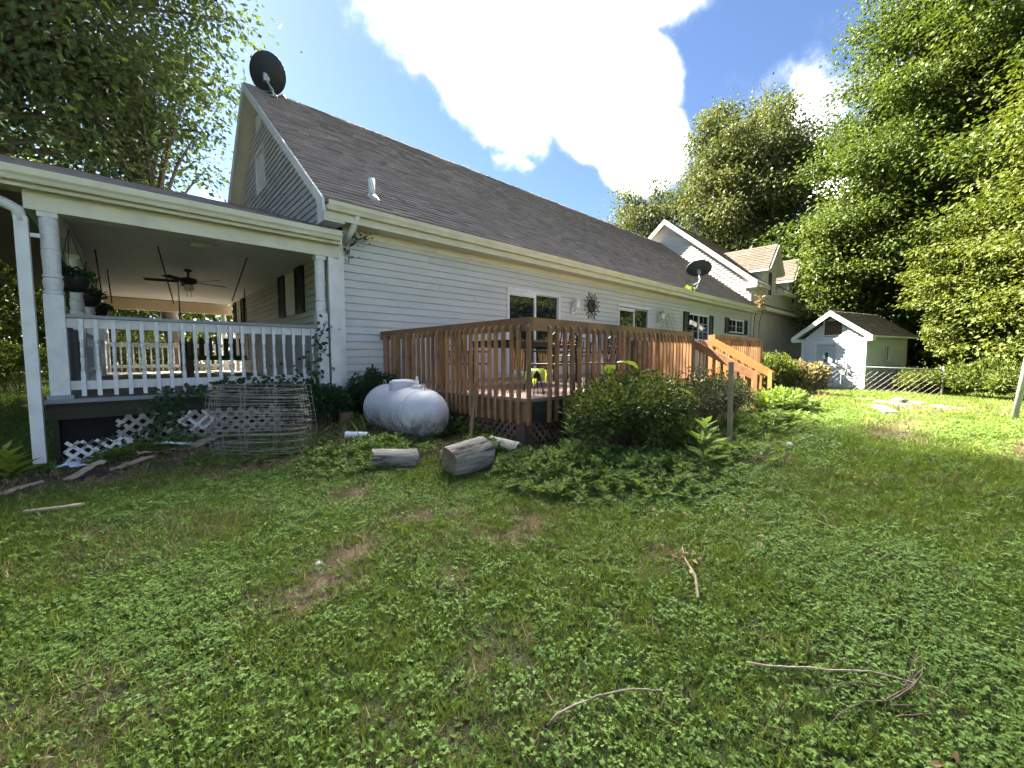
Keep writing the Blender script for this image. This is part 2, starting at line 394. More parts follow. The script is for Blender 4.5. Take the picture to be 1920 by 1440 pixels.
def leaf_arrays(Pt, Dr, Nm, L, W, val, fold=.18):
    Dr = unit(Dr); S = unit(np.cross(Dr, Nm)); Nn = np.cross(S, Dr)
    L = L[:, None]; W = W[:, None]
    mid = Pt + Dr * L * .42
    a = Pt; b = mid + S * W * .5 + Nn * W * fold; c = Pt + Dr * L - Nn * L * .10; d = mid - S * W * .5 + Nn * W * fold
    V = np.stack([a, b, c, d], 1).reshape(-1, 3)
    n = len(Pt); i = np.arange(n) * 4
    Fc = np.concatenate([np.stack([i, i + 1, i + 2], 1), np.stack([i, i + 2, i + 3], 1)], 0)
    return V, Fc, np.repeat(val, 4)
def leaf_obj(name, arrs, m, parent=None, org=(0, 0, 0)):
    Vs, Fs, As = [], [], []; k = 0
    for V, Fc, A in arrs:
        Vs.append(V); Fs.append(Fc + k); As.append(A); k += len(V)
    V = np.concatenate(Vs) - np.array(org); me = np_mesh(name, V, np.concatenate(Fs), m, {'v': np.concatenate(As)})
    o = bpy.data.objects.new(name, me)
    if parent is None: o.location = org
    return link(o, parent)
def rdir(n): return unit(rng.normal(size=(n, 3)))
# ------------------------------------------------------------------ the ground
def softplus(t, w): return w * np.logaddexp(0, np.asarray(t, float) / w)
def gz(x, y):
    x = np.asarray(x, float); y = np.asarray(y, float)
    yy = np.clip(y, -25, 25)
    z = .22 + .06 * np.maximum(x, -12) + .02 * yy - .115 * softplus(x - 8, 1.0) + .055 * softplus(x - 21, 1.0)
    z = z + .018 * np.sin(x * 1.3 + .7) * np.sin(y * 1.1) + .012 * np.sin(x * 2.9 + y * 2.1)
    return z
def g1(x, y): return float(gz(x, y))
def axis_coords(lo, hi, a, b, fine):
    c = list(np.arange(a, b, fine)); s = fine; x = c[-1]
    while x < hi: s = min(s * 1.22, 40); x += s; c.append(x)
    s = fine; x = c[0]; pre = []
    while x > lo: s = min(s * 1.22, 40); x -= s; pre.append(x)
    return np.array(pre[::-1] + c)
def vnoise(x, y, s, seed):
    r = np.random.default_rng(seed); n = 256; T = r.random((n, n))
    u = x * s; v = y * s; i = np.floor(u).astype(int); j = np.floor(v).astype(int); fu = u - i; fv = v - j
    fu = fu * fu * (3 - 2 * fu); fv = fv * fv * (3 - 2 * fv); g = lambda a, b: T[a % n, b % n]
    return (g(i, j) * (1 - fu) + g(i + 1, j) * fu) * (1 - fv) + (g(i, j + 1) * (1 - fu) + g(i + 1, j + 1) * fu) * fv
def fbm(x, y, s, seed): return (vnoise(x, y, s, seed) + .5 * vnoise(x, y, s * 2.1, seed + 1) + .25 * vnoise(x, y, s * 4.3, seed + 2)) / 1.75
dirt_spots = [(.78, 2.28, .30, .17), (1.88, 1.93, .34, .20), (1.52, 2.43, .22, .18), (1.12, 1.69, .10, .08), (-.42, 2.0, .5, .34, .45), (.10, 3.55, .55, .35, .4),
              (1.28, 3.35, .25, .2), (1.05, 5.0, .75, .35), (2.0, 5.3, .8, .5), (2.6, 4.4, .5, 1.2), (4.4, 1.2, .4, .25), (6.9, .4, .8, .22), (9.3, .35, .8, .3), (6.4, -.62, .7, .2),
              (-.3, 5.9, 1.0, .5), (.6, 6.3, 1.4, .4), (1.05, 1.2, .10, .08), (2.05, .95, .12, .1), (10.3, 2.2, 1.6, .5), (12.8, 2.7, 2.2, .6), (-.3, .95, .4, .22, .35), (.6, 1.05, .3, .2, .3),
              (3.6, 2.3, .8, .55), (5.3, 2.4, 1.6, .5)]
def dirt(x, y):
    d = np.zeros_like(x); wx = (fbm(x, y, 4.0, 11) - .5) * .7; wy = (fbm(x, y, 4.0, 21) - .5) * .7
    for cx, cy, rx, ry, *am in dirt_spots:
        q = 1.35 - np.sqrt(((x + wx - cx) / rx) ** 2 + ((y + wy - cy) / ry) ** 2)
        d = np.maximum(d, np.clip(q * 1.6, 0, am[0] if am else 1))
    under = ((y > 6.75) & (x > -.6) & (x < 24)) | ((y > 3.1) & (x > 3.1) & (x < 10.9) & (y < 7))
    return np.where(under, 1, d)
def ground_mat():
    m, t, b = mat('lawn_soil'); N = NT(t)
    a = N.n('ShaderNodeAttribute'); a.attribute_name = 'dirt'
    p = N.pos()
    soil = N.ramp(N.noise(22, 8, .75, p), [(.3, (.05, .036, .026)), (.55, (.115, .082, .058)), (.78, (.27, .21, .155))])
    thatch = N.ramp(N.noise(28, 7, .7, p), [(.3, (.022, .032, .012)), (.6, (.045, .062, .022)), (.8, (.10, .10, .045))])
    fade = N.noise(.45, 4, .6, p); thatch = N.mix(N.m('MULTIPLY', N.ramp(fade, [(.5, (0, 0, 0)), (.7, (1, 1, 1))]), .45), thatch, (.09, .085, .035))
    N.l(N.mix(a.outputs['Fac'], thatch, soil), b.inputs['Base Color'])
    b.inputs['Roughness'].default_value = .97; b.inputs['Specular IOR Level'].default_value = .1
    N.bump(N.noise(45, 6, .7, p), .8, .03, b); return m
gx = axis_coords(-180, 260, -4, 12, .11); gy = axis_coords(-200, 260, -3, 9, .11)
GX, GY = np.meshgrid(gx, gy, indexing='ij')
def grid_mesh(name, X, Y, Z, m, attrs):
    a, b = X.shape; idx = np.arange(a * b).reshape(a, b)
    Fq = np.stack([idx[:-1, :-1], idx[1:, :-1], idx[1:, 1:], idx[:-1, 1:]], -1).reshape(-1, 4)
    return np_mesh(name, np.stack([X, Y, Z], -1).reshape(-1, 3), Fq, m, attrs, True)
gme = grid_mesh('ground', GX, GY, gz(GX, GY), ground_mat(), {'dirt': dirt(GX, GY).ravel()})
ground = link(bpy.data.objects.new('ground', gme)); tag(ground, 'mown lawn ground with bare soil patches around the house', 'ground', kind='structure')
# ------------------------------------------------------------------ the house
HO = (2.44, 6.73, .45); EXP = .1245
house = thing('house', 'long white vinyl-sided house with brown shingle roof and a taller dormered far wing', 'house', HO)
def course(mb, axis, plane, z, e, lo0, hi0, lo1, hi1, proud=.016):
    """one lap of siding; lo/hi are the ends at its bottom (0) and top (1) edge"""
    if axis == 'x': P = lambda t, d, zz: (t, plane - d, zz)
    else: P = lambda t, d, zz: (plane - d, t, zz)
    g = .86; lm, hm = lo0 + (lo1 - lo0) * g, hi0 + (hi1 - hi0) * g      # the top tenth steps back into a shadow groove
    sec = [(lo0, hi0, -.006, 0), (lo0, hi0, proud + .006, 0), (lm, hm, .010, e * g), (lm, hm, -.004, e * (g + .02)), (lo1, hi1, -.006, e)]
    vs = [P(q[0], q[2], z + q[3]) for q in sec] + [P(q[1], q[2], z + q[3]) for q in sec]
    mb.add(vs, [(0, 1, 2, 3, 4), (9, 8, 7, 6, 5), (0, 5, 6, 1), (1, 6, 7, 2), (2, 7, 8, 3), (3, 8, 9, 4), (4, 9, 5, 0)])
def siding(parent, org, axis, plane, z0, z1, ends, openings, m, joined=None, name='siding_board', e=EXP, phase=1.5, pr=.016):
    k = math.floor((z0 - phase) / e); mbj = MB(org) if joined else None
    z = phase + k * e
    while z < z1 - .01:
        zt = min(z + e, z1); zb = max(z, z0)
        (a0, b0), (a1, b1) = ends(zb), ends(zt)
        cuts = sorted([(o[0], o[1]) for o in openings if o[2] < (zb + zt) / 2 < o[3]])
        segs = []; lo = (a0, a1)
        for c0, c1 in cuts:
            segs.append((lo[0], c0, lo[1], c0)); lo = (c1, c1)
        segs.append((lo[0], b0, lo[1], b1))
        for s0, h0, s1, h1 in segs:
            if h0 - s0 < .03 or h1 - s1 < .0: continue
            if joined: course(mbj, axis, plane, zb, zt - zb, s0, h0, s1, max(h1, s1 + .001), pr); continue
            c0, c1 = s0, s1; off = 1.2 + (k * 1.27) % 3.6; first = True; k += 1
            while True:                        # panels about 3.7 m long meet in staggered joints
                n0 = c0 + (off if first else 3.66); first = False
                end = n0 > h0 - .5
                q0, q1 = (h0, max(h1, c1 + .001)) if end else (n0 - .003, n0 - .003)
                mb = MB(org); dz = random.uniform(-.0015, .0015)
                course(mb, axis, plane - random.uniform(0, .003), zb + dz, zt - zb, c0, q0, c1, q1, pr); mb.build(name, m, parent)
                if end: break
                c0 = c1 = n0
        z += e
    if joined:
        o = mbj.build(joined, m, parent); o['kind'] = 'stuff'
D1 = (6.06, 7.86, 1.10, 3.03); D2 = (10.46, 12.26, 1.10, 3.05); W1 = (15.17, 17.05, 2.1, 3.12); W2 = (19.22, 21.12, 2.55, 3.17)
siding(house, HO, 'x', 6.73, .66, 3.46, lambda z: (2.52, 22.18), [D1, D2, W1, W2], M['siding'])
mb = MB(HO)   # sheathing behind the boards, with the openings left out
xs = [2.45, D1[0], D1[1], D2[0], D2[1], W1[0], W1[1], W2[0], W2[1], 22.2]
for i in range(0, 10, 2): mb.box((xs[i], 6.737, .3), (xs[i + 1], 6.86, 3.9))
for o in (D1, D2, W1, W2):
    mb.box((o[0], 6.737, o[3]), (o[1], 6.86, 3.9)); mb.box((o[0], 6.737, .3), (o[1], 6.86, o[2]))
mb.box((22.2, 6.85, .2), (22.3, 16.2, 9.0)) if False else None
mb.build('wall_sheathing', M['interior'], house)
MB(HO).box((2.46, 6.745, .2), (22.2, 6.80, .66)).build('foundation', M['foundation'], house)
RS = .786; EY, EZ = 6.36, 3.83; RY = 11.5; RZ = EZ + RS * (RY - EY)
def under(z):
    y = 6.73 if z < EZ + RS * (6.73 - EY) - .10 else EY + (z - EZ + .10) / RS
    return y
GW = (8.95, 9.72, 2.36, 3.29); GW2 = (14.6, 15.4, 2.5, 3.2); GU = (11.12, 12.05, 5.47, 6.5)
siding(house, HO, 'y', 2.44, 1.02, 7.72, lambda z: (under(z) + (.06 if z < 3.9 else 0), 23 - under(z)), [GW, GW2, GU], M['siding_gable'])
mb = MB(HO); mb.add([(2.447, 6.75, .3), (2.447, 16.25, .3), (2.447, 16.25, 3.95), (2.447, 11.5, 7.75), (2.447, 6.75, 3.95)], [(0, 1, 2, 3, 4)])
mb.add([(2.6, 16.26, .2), (33.4, 16.26, .2), (33.4, 16.26, 4.0), (2.6, 16.26, 4.0)], [(0, 1, 2, 3)])
mb.build('rear_wall', M['siding_wing'], house)
MB(HO).box((2.405, 6.70, .62), (2.52, 6.735, 3.5)).box((2.405, 6.735, .62), (2.437, 6.82, 3.5)).build('corner_board', M['white'], house)
# frieze, soffit, fascia, gutter along the eave
MB(HO).box((2.52, 6.70, 3.44), (22.2, 6.728, 3.56)).build('frieze_board', M['cream'], house)
MB(HO).box((2.45, 6.41, 3.555), (22.2, 6.745, 3.575)).build('soffit', M['soffit'], house)
MB(HO).box((2.17, 6.388, 3.55), (22.2, 6.41, 3.76)).build('fascia', M['cream'], house)
gut = [(6.386, 3.66), (6.31, 3.66), (6.295, 3.70), (6.275, 3.735), (6.265, 3.79), (6.275, 3.793), (6.285, 3.745), (6.32, 3.675), (6.386, 3.675)]
MB(HO).extrude(gut, 'x', 2.17, 22.1).build('gutter', M['cream'], house)
def shingles(name, mlist, parent, org, axis, x0, x1, p0, p1, e=.143, tw=.33, m=None):
    """tabs laid on a slope: p0/p1 are (run, z) of the low and high edge; axis 'x': rows run along x"""
    dy, dz = p1[0] - p0[0], p1[1] - p0[1]; L = math.hypot(dy, dz); d = (dy / L, dz / L); nrm = (-d[1], d[0])
    if nrm[1] < 0: nrm = (-nrm[0], -nrm[1])
    V, Fq, A = [], [], []; rows = int(L / e) + 1; k = 0
    for i in range(rows):
        s0 = i * e; s1 = min(s0 + e + .012, L)
        if s1 - s0 < .02: continue
        x = x0 - random.random() * tw
        while x < x1:
            w = tw * random.choice((.55, .8, 1, 1.1)); a = max(x, x0); b = min(x + w - .004, x1); x += w
            if b - a < .02: continue
            t = .018 + random.random() * .016; val = min(1, max(0, random.gauss(.5, .17)))
            pt = lambda xx, s, h: ((xx, p0[0] + d[0] * s + nrm[0] * h, p0[1] + d[1] * s + nrm[1] * h) if axis == 'x' else (p0[0] + d[0] * s + nrm[0] * h, xx, p0[1] + d[1] * s + nrm[1] * h))
            V += [pt(a, s0, .001), pt(b, s0, .001), pt(a, s0, t), pt(b, s0, t), pt(a, s1, .006), pt(b, s1, .006)]
            Fq += [(k, k + 1, k + 3, k + 2), (k + 2, k + 3, k + 5, k + 4)]; A += [val] * 6; k += 6
    V = np.array(V) - np.array(org)
    me = np_mesh(name, V, np.array(Fq), m, {'v': np.array(A)})
    o = link(bpy.data.objects.new(name, me), parent); o['kind'] = 'stuff'; return o
shingles('roof_shingles', None, house, HO, 'x', 2.12, 22.18, (EY, EZ), (RY, RZ), m=M['shingle'])
mb = MB(HO); mb.add([(2.13, EY, EZ - .004), (22.3, EY, EZ - .004), (22.3, RY, RZ - .004), (2.13, RY, RZ - .004), (2.13, EY, EZ - .05), (22.3, EY, EZ - .05), (22.3, RY, RZ - .05), (2.13, RY, RZ - .05)],
                    [(0, 1, 2, 3), (7, 6, 5, 4), (0, 3, 7, 4), (0, 4, 5, 1)], .3)
mb.add([(2.13, RY, RZ - .002), (22.3, RY, RZ - .002), (22.3, 2 * RY - EY, EZ), (2.13, 2 * RY - EY, EZ)], [(0, 1, 2, 3)], .4); mb.build('roof_deck', M['shingle'], house)
mb = MB(HO)
x = 2.7
while x < 22: mb.add([(x, RY - .11, RZ - .075), (x + .3, RY - .11, RZ - .068), (x + .3, RY, RZ + .035), (x, RY, RZ + .022), (x, RY + .11, RZ - .075), (x + .3, RY + .11, RZ - .068)], [(0, 1, 2, 3), (3, 2, 5, 4), (1, 5, 2)], random.random() * .5); x += .25
mb.build('ridge_cap', M['shingle'], house)
# rake boards, rake soffit, eave return of the near gable
for s in (1, -1):
    Yf = lambda y: y if s > 0 else 2 * RY - y
    mb = MB(HO)
    a, b = (Yf(EY - .02), EZ - .01), (Yf(RY), RZ - .012)
    mb.add([(2.10, a[0], a[1] - .19), (2.10, a[0], a[1]), (2.10, b[0], b[1]), (2.10, b[0], b[1] - .19), (2.135, a[0], a[1] - .19), (2.135, a[0], a[1]), (2.135, b[0], b[1]), (2.135, b[0], b[1] - .19)],
           [(0, 1, 2, 3), (7, 6, 5, 4), (0, 3, 7, 4), (1, 5, 6, 2), (0, 4, 5, 1), (3, 2, 6, 7)])
    mb.build('rake_board', M['white'], house)
    mb = MB(HO); a, b = (Yf(6.42), EZ - .13 + RS * .06), (Yf(RY), RZ - .16)
    mb.add([(2.137, a[0], a[1]), (2.436, a[0], a[1]), (2.436, b[0], b[1]), (2.137, b[0], b[1])], [(0, 1, 2, 3)]); mb.build('rake_soffit', M['soffit'], house)
MB(HO).add([(2.14, 6.40, 3.52), (2.14, 6.72, 3.52), (2.14, 6.72, 3.98), (2.14, 6.40, 3.72), (2.44, 6.40, 3.52), (2.44, 6.72, 3.52), (2.44, 6.72, 3.98), (2.44, 6.40, 3.72)],
           [(0, 1, 2, 3), (4, 7, 6, 5), (0, 4, 5, 1), (0, 3, 7, 4), (2, 6, 7, 3), (1, 5, 6, 2)]).build('eave_return', M['white'], house)
def window(o, axis, plane, parent, org, fr=.055, mull=(.5,), grid=None, frame_m=None, name='window', proud=.035):
    """frame > pane children; o = (lo, hi, z0, z1)"""
    lo, hi, z0, z1 = o; fm = frame_m or M['white']
    B = (lambda mb, a, b, d0, d1, c, d: mb.box((a, plane - d0, c), (b, plane - d1, d))) if axis == 'x' else (lambda mb, a, b, d0, d1, c, d: mb.box((plane - d0, a, c), (plane - d1, b, d)))
    mb = MB(org)
    B(mb, lo, lo + fr, proud, -.03, z0, z1); B(mb, hi - fr, hi, proud, -.03, z0, z1)
    B(mb, lo + fr, hi - fr, proud - .002, -.03, z1 - fr, z1); B(mb, lo + fr, hi - fr, proud + .004, -.03, z0, z0 + fr)
    w = mb.build(name, fm, parent)
    edges = [lo + fr] + [lo + fr + (hi - lo - 2 * fr) * q for q in mull] + [hi - fr]
    for i, q in enumerate(mull):
        mm = MB(org); c = edges[i + 1]; B(mm, c - .03, c + .03, proud - .012, -.03, z0 + fr, z1 - fr); mm.build('mullion', fm, w)
    for i in range(len(edges) - 1):
        a = edges[i] + (.03 if i else 0); b = edges[i + 1] - (.03 if i < len(edges) - 2 else 0)
        mm = MB(org); B(mm, a, b, -.012, -.022, z0 + fr, z1 - fr); mm.build('pane', M['glass'], w)
        if grid:
            mm = MB(org)
            for k in range(1, grid[0]): xx = a + (b - a) * k / grid[0]; B(mm, xx - .007, xx + .007, -.004, -.012, z0 + fr, z1 - fr)
            for k in range(1, grid[1]): zz = z0 + fr + (z1 - z0 - 2 * fr) * k / grid[1]; B(mm, a, b, -.005, -.012, zz - .007, zz + .007)
            mm.build('muntin', fm, w)
    return w
for D in (D1, D2):
    w = window(D, 'x', 6.73, house, HO, .07, (.5,), name='sliding_door')
    mid = (D[0] + D[1]) / 2
    MB(HO).box((mid + .035, 6.715, 2.93), (D[1] - .07, 6.735, 2.96)).box((D[1] - .13, 6.71, 1.2), (D[1] - .072, 6.736, 2.93)).build('screen_frame', M['metal_grey'], w)
    MB(HO).box((D[1] - .23, 6.70, 2.12), (D[1] - .135, 6.722, 2.20)).build('handle', M['white'], w)
    MB(HO).box((D[0] + .07, 6.70, 2.86), (mid - .03, 6.733, 2.955)).build('head_rail', M['white'], w)
window(W1, 'x', 6.73, house, HO, .06, (.5,), (2, 3)); window(W2, 'x', 6.73, house, HO, .06, (.5,), (2, 2))
def shutter(o, axis, plane, parent, org):
    lo, hi, z0, z1 = o; mb = MB(org)
    B = (lambda a, b, d0, d1, c, d: mb.box((a, plane - d0, c), (b, plane - d1, d))) if axis == 'x' else (lambda a, b, d0, d1, c, d: mb.box((plane - d0, a, c), (plane - d1, b, d)))
    B(lo, lo + .05, .05, .0, z0, z1); B(hi - .05, hi, .05, .0, z0, z1)
    for c in (z0, (z0 + z1) / 2 - .03, z1 - .06): B(lo + .05, hi - .05, .049, 0, c, c + .06)
    z = z0 + .07
    while z < z1 - .07: B(lo + .05, hi - .05, .032, .005, z, z + .022); z += .035
    return mb.build('shutter', M['black'], parent)
for s in ((14.74, 15.16, 2.1, 3.14), (17.06, 17.42, 2.1, 3.14), (18.76, 19.20, 2.52, 3.18), (21.13, 21.52, 2.52, 3.18)): shutter(s, 'x', 6.712, house, HO)
window(GW, 'y', 2.44, house, HO, .06, (), (1, 2)); window(GW2, 'y', 2.44, house, HO, .06, (), (1, 2)); window(GU, 'y', 2.44, house, HO, .08, (), (1, 2))
for s in ((8.42, 8.93, 2.34, 3.28), (9.74, 10.2, 2.34, 3.28), (14.15, 14.58, 2.48, 3.2), (15.42, 15.8, 2.48, 3.2)): shutter(s, 'y', 2.42, house, HO)
MB(HO).box((2.405, 11.2, 6.92), (2.44, 11.8, 7.28)).box((2.40, 11.26, 6.98), (2.41, 11.74, 7.0)).box((2.40, 11.26, 7.08), (2.41, 11.74, 7.10)).build('gable_vent', M['white'], house)
mb = MB(HO); mb.lathe([(.055, -.02), (.055, .30), (.043, .30), (.043, .2)], (3.06, 6.80, 4.19), 14).build('vent_pipe', M['white'], house, True)
MB(HO).lathe([(.15, -.09), (.12, -.005), (.06, .06)], (3.06, 6.80, 4.17), 14).build('vent_flashing', M['metal_grey'], house, True)
# ---- far wing
WX, WY = 22.2, 6.80; WRY, WRZ = 11.15, 9.05; WE = 6.45; WS = .84; WEZ = WRZ - WS * (WRY - WE)
def wunder(z): return max(WY, WE + (z - WEZ + .12) / WS)
siding(house, HO, 'y', WX, 3.3, 8.9, lambda z: (wunder(z), 2 * WRY - wunder(z)), [], M['siding_wing'], joined='wing_gable_siding', pr=.026)
wd = [(24.72, 25.58, 4.62, 6.05), (29.45, 30.3, 4.62, 6.0)]
siding(house, HO, 'x', WY, -.2, 5.25, lambda z: (WX + .02, 33.5), wd, M['siding_wing'], joined='wing_wall_siding', pr=.026)
mb = MB(HO).box((WX + .03, WY + .008, -.2), (33.5, WY + .1, 5.2)); mb.add([(WX + .01, WY, 3), (WX + .01, 15.4, 3), (WX + .01, 15.4, 5), (WX + .01, WRY, 8.85), (WX + .01, WY, 5)], [(0, 1, 2, 3, 4)])
mb.add([(33.5, WY, -.2), (33.5, 15.4, -.2), (33.5, 15.4, 5), (33.5, WRY, 8.9), (33.5, WY, 5)], [(0, 1, 2, 3, 4)]); mb.build('wing_sheathing', M['siding_wing'], house)
MB(HO).box((WX - .03, WY - .03, 3.4), (WX + .08, WY + .06, 5.15)).build('corner_board', M['white'], house)
shingles('wing_roof_shingles', None, house, HO, 'x', 21.85, 33.8, (WY, WEZ + WS * (WY - WE)), (WRY, WRZ), m=M['shingle'], e=.16, tw=.36)
mb = MB(HO)
mb.add([(21.86, WY, WEZ + WS * (WY - WE) - .006), (33.8, WY, WEZ + WS * (WY - WE) - .006), (33.8, WRY, WRZ - .006), (21.86, WRY, WRZ - .006)], [(0, 1, 2, 3)], .4)
mb.add([(21.86, WRY, WRZ), (33.8, WRY, WRZ), (33.8, 2 * WRY - WE, WEZ), (21.86, 2 * WRY - WE, WEZ)], [(0, 1, 2, 3)], .4); mb.build('wing_roof_deck', M['shingle'], house)
for x0, x1 in ((21.86, 24.1), (26.55, 28.85), (31.1, 33.8)):
    mb = MB(HO); z0 = WEZ; z1 = WEZ + WS * (WY - WE)
    mb.add([(x0, WE, z0), (x1, WE, z0), (x1, WY + .05, z1 + .035), (x0, WY + .05, z1 + .035)], [(0, 1, 2, 3)], .45); mb.build('eave_shingles', M['shingle'], house)
    MB(HO).add([(x0 + .01, WE + .01, z0 - .2), (x1, WE + .01, z0 - .2), (x1, WY - .002, z0 - .2), (x0 + .01, WY - .002, z0 - .2), (x0 + .01, WE + .01, z0 - .01), (x1, WE + .01, z0 - .01), (x1, WY - .002, z1 - .02), (x0 + .01, WY - .002, z1 - .02)],
               [(0, 3, 2, 1), (0, 1, 5, 4), (1, 2, 6, 5), (3, 0, 4, 7), (2, 3, 7, 6)]).build('boxed_eave', M['cream'], house)
for s in (1, -1):
    Yf = lambda y: y if s > 0 else 2 * WRY - y
    a, b = (Yf(WE - .03), WEZ + .0), (Yf(WRY), WRZ + .02); mb = MB(HO); t = .27
    mb.add([(21.82, a[0], a[1] - t), (21.82, a[0], a[1]), (21.82, b[0], b[1]), (21.82, b[0], b[1] - t), (21.855, a[0], a[1] - t), (21.855, a[0], a[1]), (21.855, b[0], b[1]), (21.855, b[0], b[1] - t)],
           [(0, 1, 2, 3), (7, 6, 5, 4), (0, 3, 7, 4), (1, 5, 6, 2), (0, 4, 5, 1), (3, 2, 6, 7)]); mb.build('rake_board', M['white'], house)
    mb = MB(HO); mb.add([(21.857, a[0], a[1] - .1), (WX - .004, a[0], a[1] - .1), (WX - .004, b[0], b[1] - .16), (21.857, b[0], b[1] - .16)], [(0, 1, 2, 3)]); mb.build('rake_soffit', M['soffit'], house)
MB(HO).box((21.83, WE + .02, WEZ - .30), (WX - .006, WY + .25, WEZ - .06)).build('eave_return', M['white'], house)
for (dx, ww) in ((25.15, wd[0]), (29.88, wd[1])):
    hw = 1.08; ez = 6.22; az = 7.35; dz = MB(HO)
    # dormer face, cheeks, roof
    siding_top = lambda z: (dx - hw, dx + hw) if z < ez else (dx - hw * (az - .05 - z) / (az - .05 - ez), dx + hw * (az - .05 - z) / (az - .05 - ez))
    d = MB(HO)
    k = 5.25 - EXP * .2
    zz = 4.9
    while zz < az - .15:
        zt = min(zz + EXP, az - .1); (a0, b0), (a1, b1) = siding_top(zz), siding_top(zt)
        for q0, q1, r0, r1 in ([(a0, ww[0], a1, ww[0]), (ww[1], b0, ww[1], b1)] if ww[2] < zz + .06 < ww[3] else [(a0, b0, a1, b1)]):
            if q1 > q0: course(d, 'x', WY, zz, zt - zz, q0, q1, r0, max(r1, r0 + .001))
        zz += EXP
    body = d.build('dormer', M['siding_wing'], house)
    mb = MB(HO)
    for sx in (-1, 1):
        X0 = dx + sx * hw
        zz = 5.1
        while zz < ez:
            y1 = WE + (zz + EXP - WEZ) / WS + .15
            mb.add([(X0, WY, zz), (X0, y1, zz), (X0 + sx * .016, y1, zz), (X0 + sx * .016, WY, zz), (X0, WY, zz + EXP), (X0, y1, zz + EXP), (X0 + sx * .003, y1, zz + EXP), (X0 + sx * .003, WY, zz + EXP)],
                   [(0, 1, 2, 3), (3, 2, 6, 7), (4, 7, 6, 5), (0, 3, 7, 4)]); zz += EXP
    mb.build('cheek_siding', M['siding_wing'], body)
    MB(HO).box((dx - hw - .02, WY - .025, 5.0), (dx - hw + .07, WY + .05, ez)).build('corner_board', M['white'], body)
    MB(HO).add([(dx - hw, WY + .005, 4.8), (dx + hw, WY + .005, 4.8), (dx + hw, WY + .005, ez), (dx, WY + .005, az - .1), (dx - hw, WY + .005, ez)], [(0, 1, 2, 3, 4)]).build('dormer_sheathing', M['interior'], body)
    ov = .26; pitch = (az - ez) / hw
    for sx in (-1, 1):
        e0 = (dx + sx * (hw + ov), ez - pitch * ov + .06); top = (dx, az + .06); yb = 9.3
        shingles('dormer_shingles', None, body, HO, 'y', 6.5, yb, e0, top, e=.15, tw=.34, m=M['shingle_tan'])
        mb = MB(HO); mb.add([(e0[0], 6.5, e0[1] - .006), (e0[0], yb, e0[1] - .006), (top[0], yb, top[1] - .006), (top[0], 6.5, top[1] - .006), (e0[0], 6.5, e0[1] - .1), (e0[0], yb, e0[1] - .1), (top[0], yb, top[1] - .1), (top[0], 6.5, top[1] - .1)],
                            [(0, 1, 2, 3), (4, 7, 6, 5)]); mb.build('dormer_soffit', M['soffit'], body)
        mb = MB(HO); mb.beam((e0[0], 6.49, e0[1] - .07), (top[0], 6.49, top[1] - .07), .02, .15, (0, -1, 0)).build('dormer_rake', M['cream'], body)
        MB(HO).box((e0[0] - .012, 6.5, e0[1] - .14), (e0[0] + .012, 7.5, e0[1] - .012)).build('dormer_fascia', M['white'], body)
    window(ww, 'x', WY, body, HO, .06, (), (3, 5), M['white'], name='dormer_window')
MB(HO).add([(22.6, WY - .01, 4.25), (33.6, WY - .01, 4.25), (33.6, 6.22, 3.93), (22.6, 6.22, 3.93)], [(0, 1, 2, 3)], .1).build('pent_roof', M['shingle'], house)
MB(HO).box((22.6, 6.22, 3.76), (33.6, 6.26, 3.926)).box((22.6, 6.26, 3.76), (33.6, WY - .02, 3.79)).build('pent_fascia', M['cream'], house)
MB(HO).box((22.02, 6.62, .3), (22.10, 6.70, 3.65)).build('downspout', M['white'], house)
mb = MB(HO).tube([(22.0, 6.3, 3.9), (21.9, 6.5, 3.4), (21.92, 6.55, 1.5)], .018, 5).tube([(23.2, 6.5, 3.8), (23.0, 6.6, 3.2), (23.05, 6.6, 1.6)], .012, 5); mb.build('cable', M['dark_metal'], house)
MB(HO).tube([(2.62, 6.36, 3.68), (2.60, 6.50, 3.50), (2.53, 6.69, 3.30)], .05, 8).build('gutter_outlet', M['white'], house, True)
# ------------------------------------------------------------------ covered porch on the gable end
PO = (.9, 6.7, .32)
porch = thing('covered_porch', 'covered porch with white turned posts and baluster railing on the gable end', 'porch', PO)
PX0, PX1 = -.62, 2.13; PY0, PY1 = 6.65, 16.5
MB(PO).box((-.78, 6.56, .985), (2.40, 6.60, 1.03)).build('floor_edge', M['rail_cap'], porch)
x = -.76
while x < 2.40:
    MB(PO).box((x, 6.605, .99), (min(x + .136, 2.40), 16.7, 1.025)).build('floor_board', M['porch_floor'], porch); x += .14
MB(PO).box((-.74, 6.62, .80), (2.40, 6.66, .985)).build('rim_joist', M['dark_wood'], porch)
MB(PO).box((-.70, 6.66, .3), (-.66, 16.5, .98)).build('skirt_board', M['dark_wood'], porch)
def turned_post(h):
    mb = MB(); r = .075
    mb.box((-r, -r, 0), (r, r, 1.13))
    prof = [(.070, 1.12), (.082, 1.15), (.082, 1.17), (.066, 1.18), (.072, 1.2), (.080, 1.25), (.078, 1.29), (.066, 1.31), (.079, 1.32), (.079, 1.34), (.068, 1.35), (.071, 1.50), (.075, 1.58), (.075, 1.595), (.070, 1.60), (.070, 1.61), (.075, 1.615), (.075, 1.625), (.071, 1.63),
            (.071, 1.76), (.075, 1.765), (.075, 1.775), (.070, 1.78), (.070, 1.79), (.074, 1.80), (.072, 1.95)]
    mb.lathe([(a, b) for a, b in prof], n=18)
    mb.box((-r, -r, 1.94), (r, r, h)); return mb
pme = turned_post(2.0).mesh('post', M['peel'])
pts = [(PX0, PY0), (PX1, PY0)] + [(PX0, y) for y in (9.1, 11.55, 14.0, PY1)] + [(2.2, PY1)]
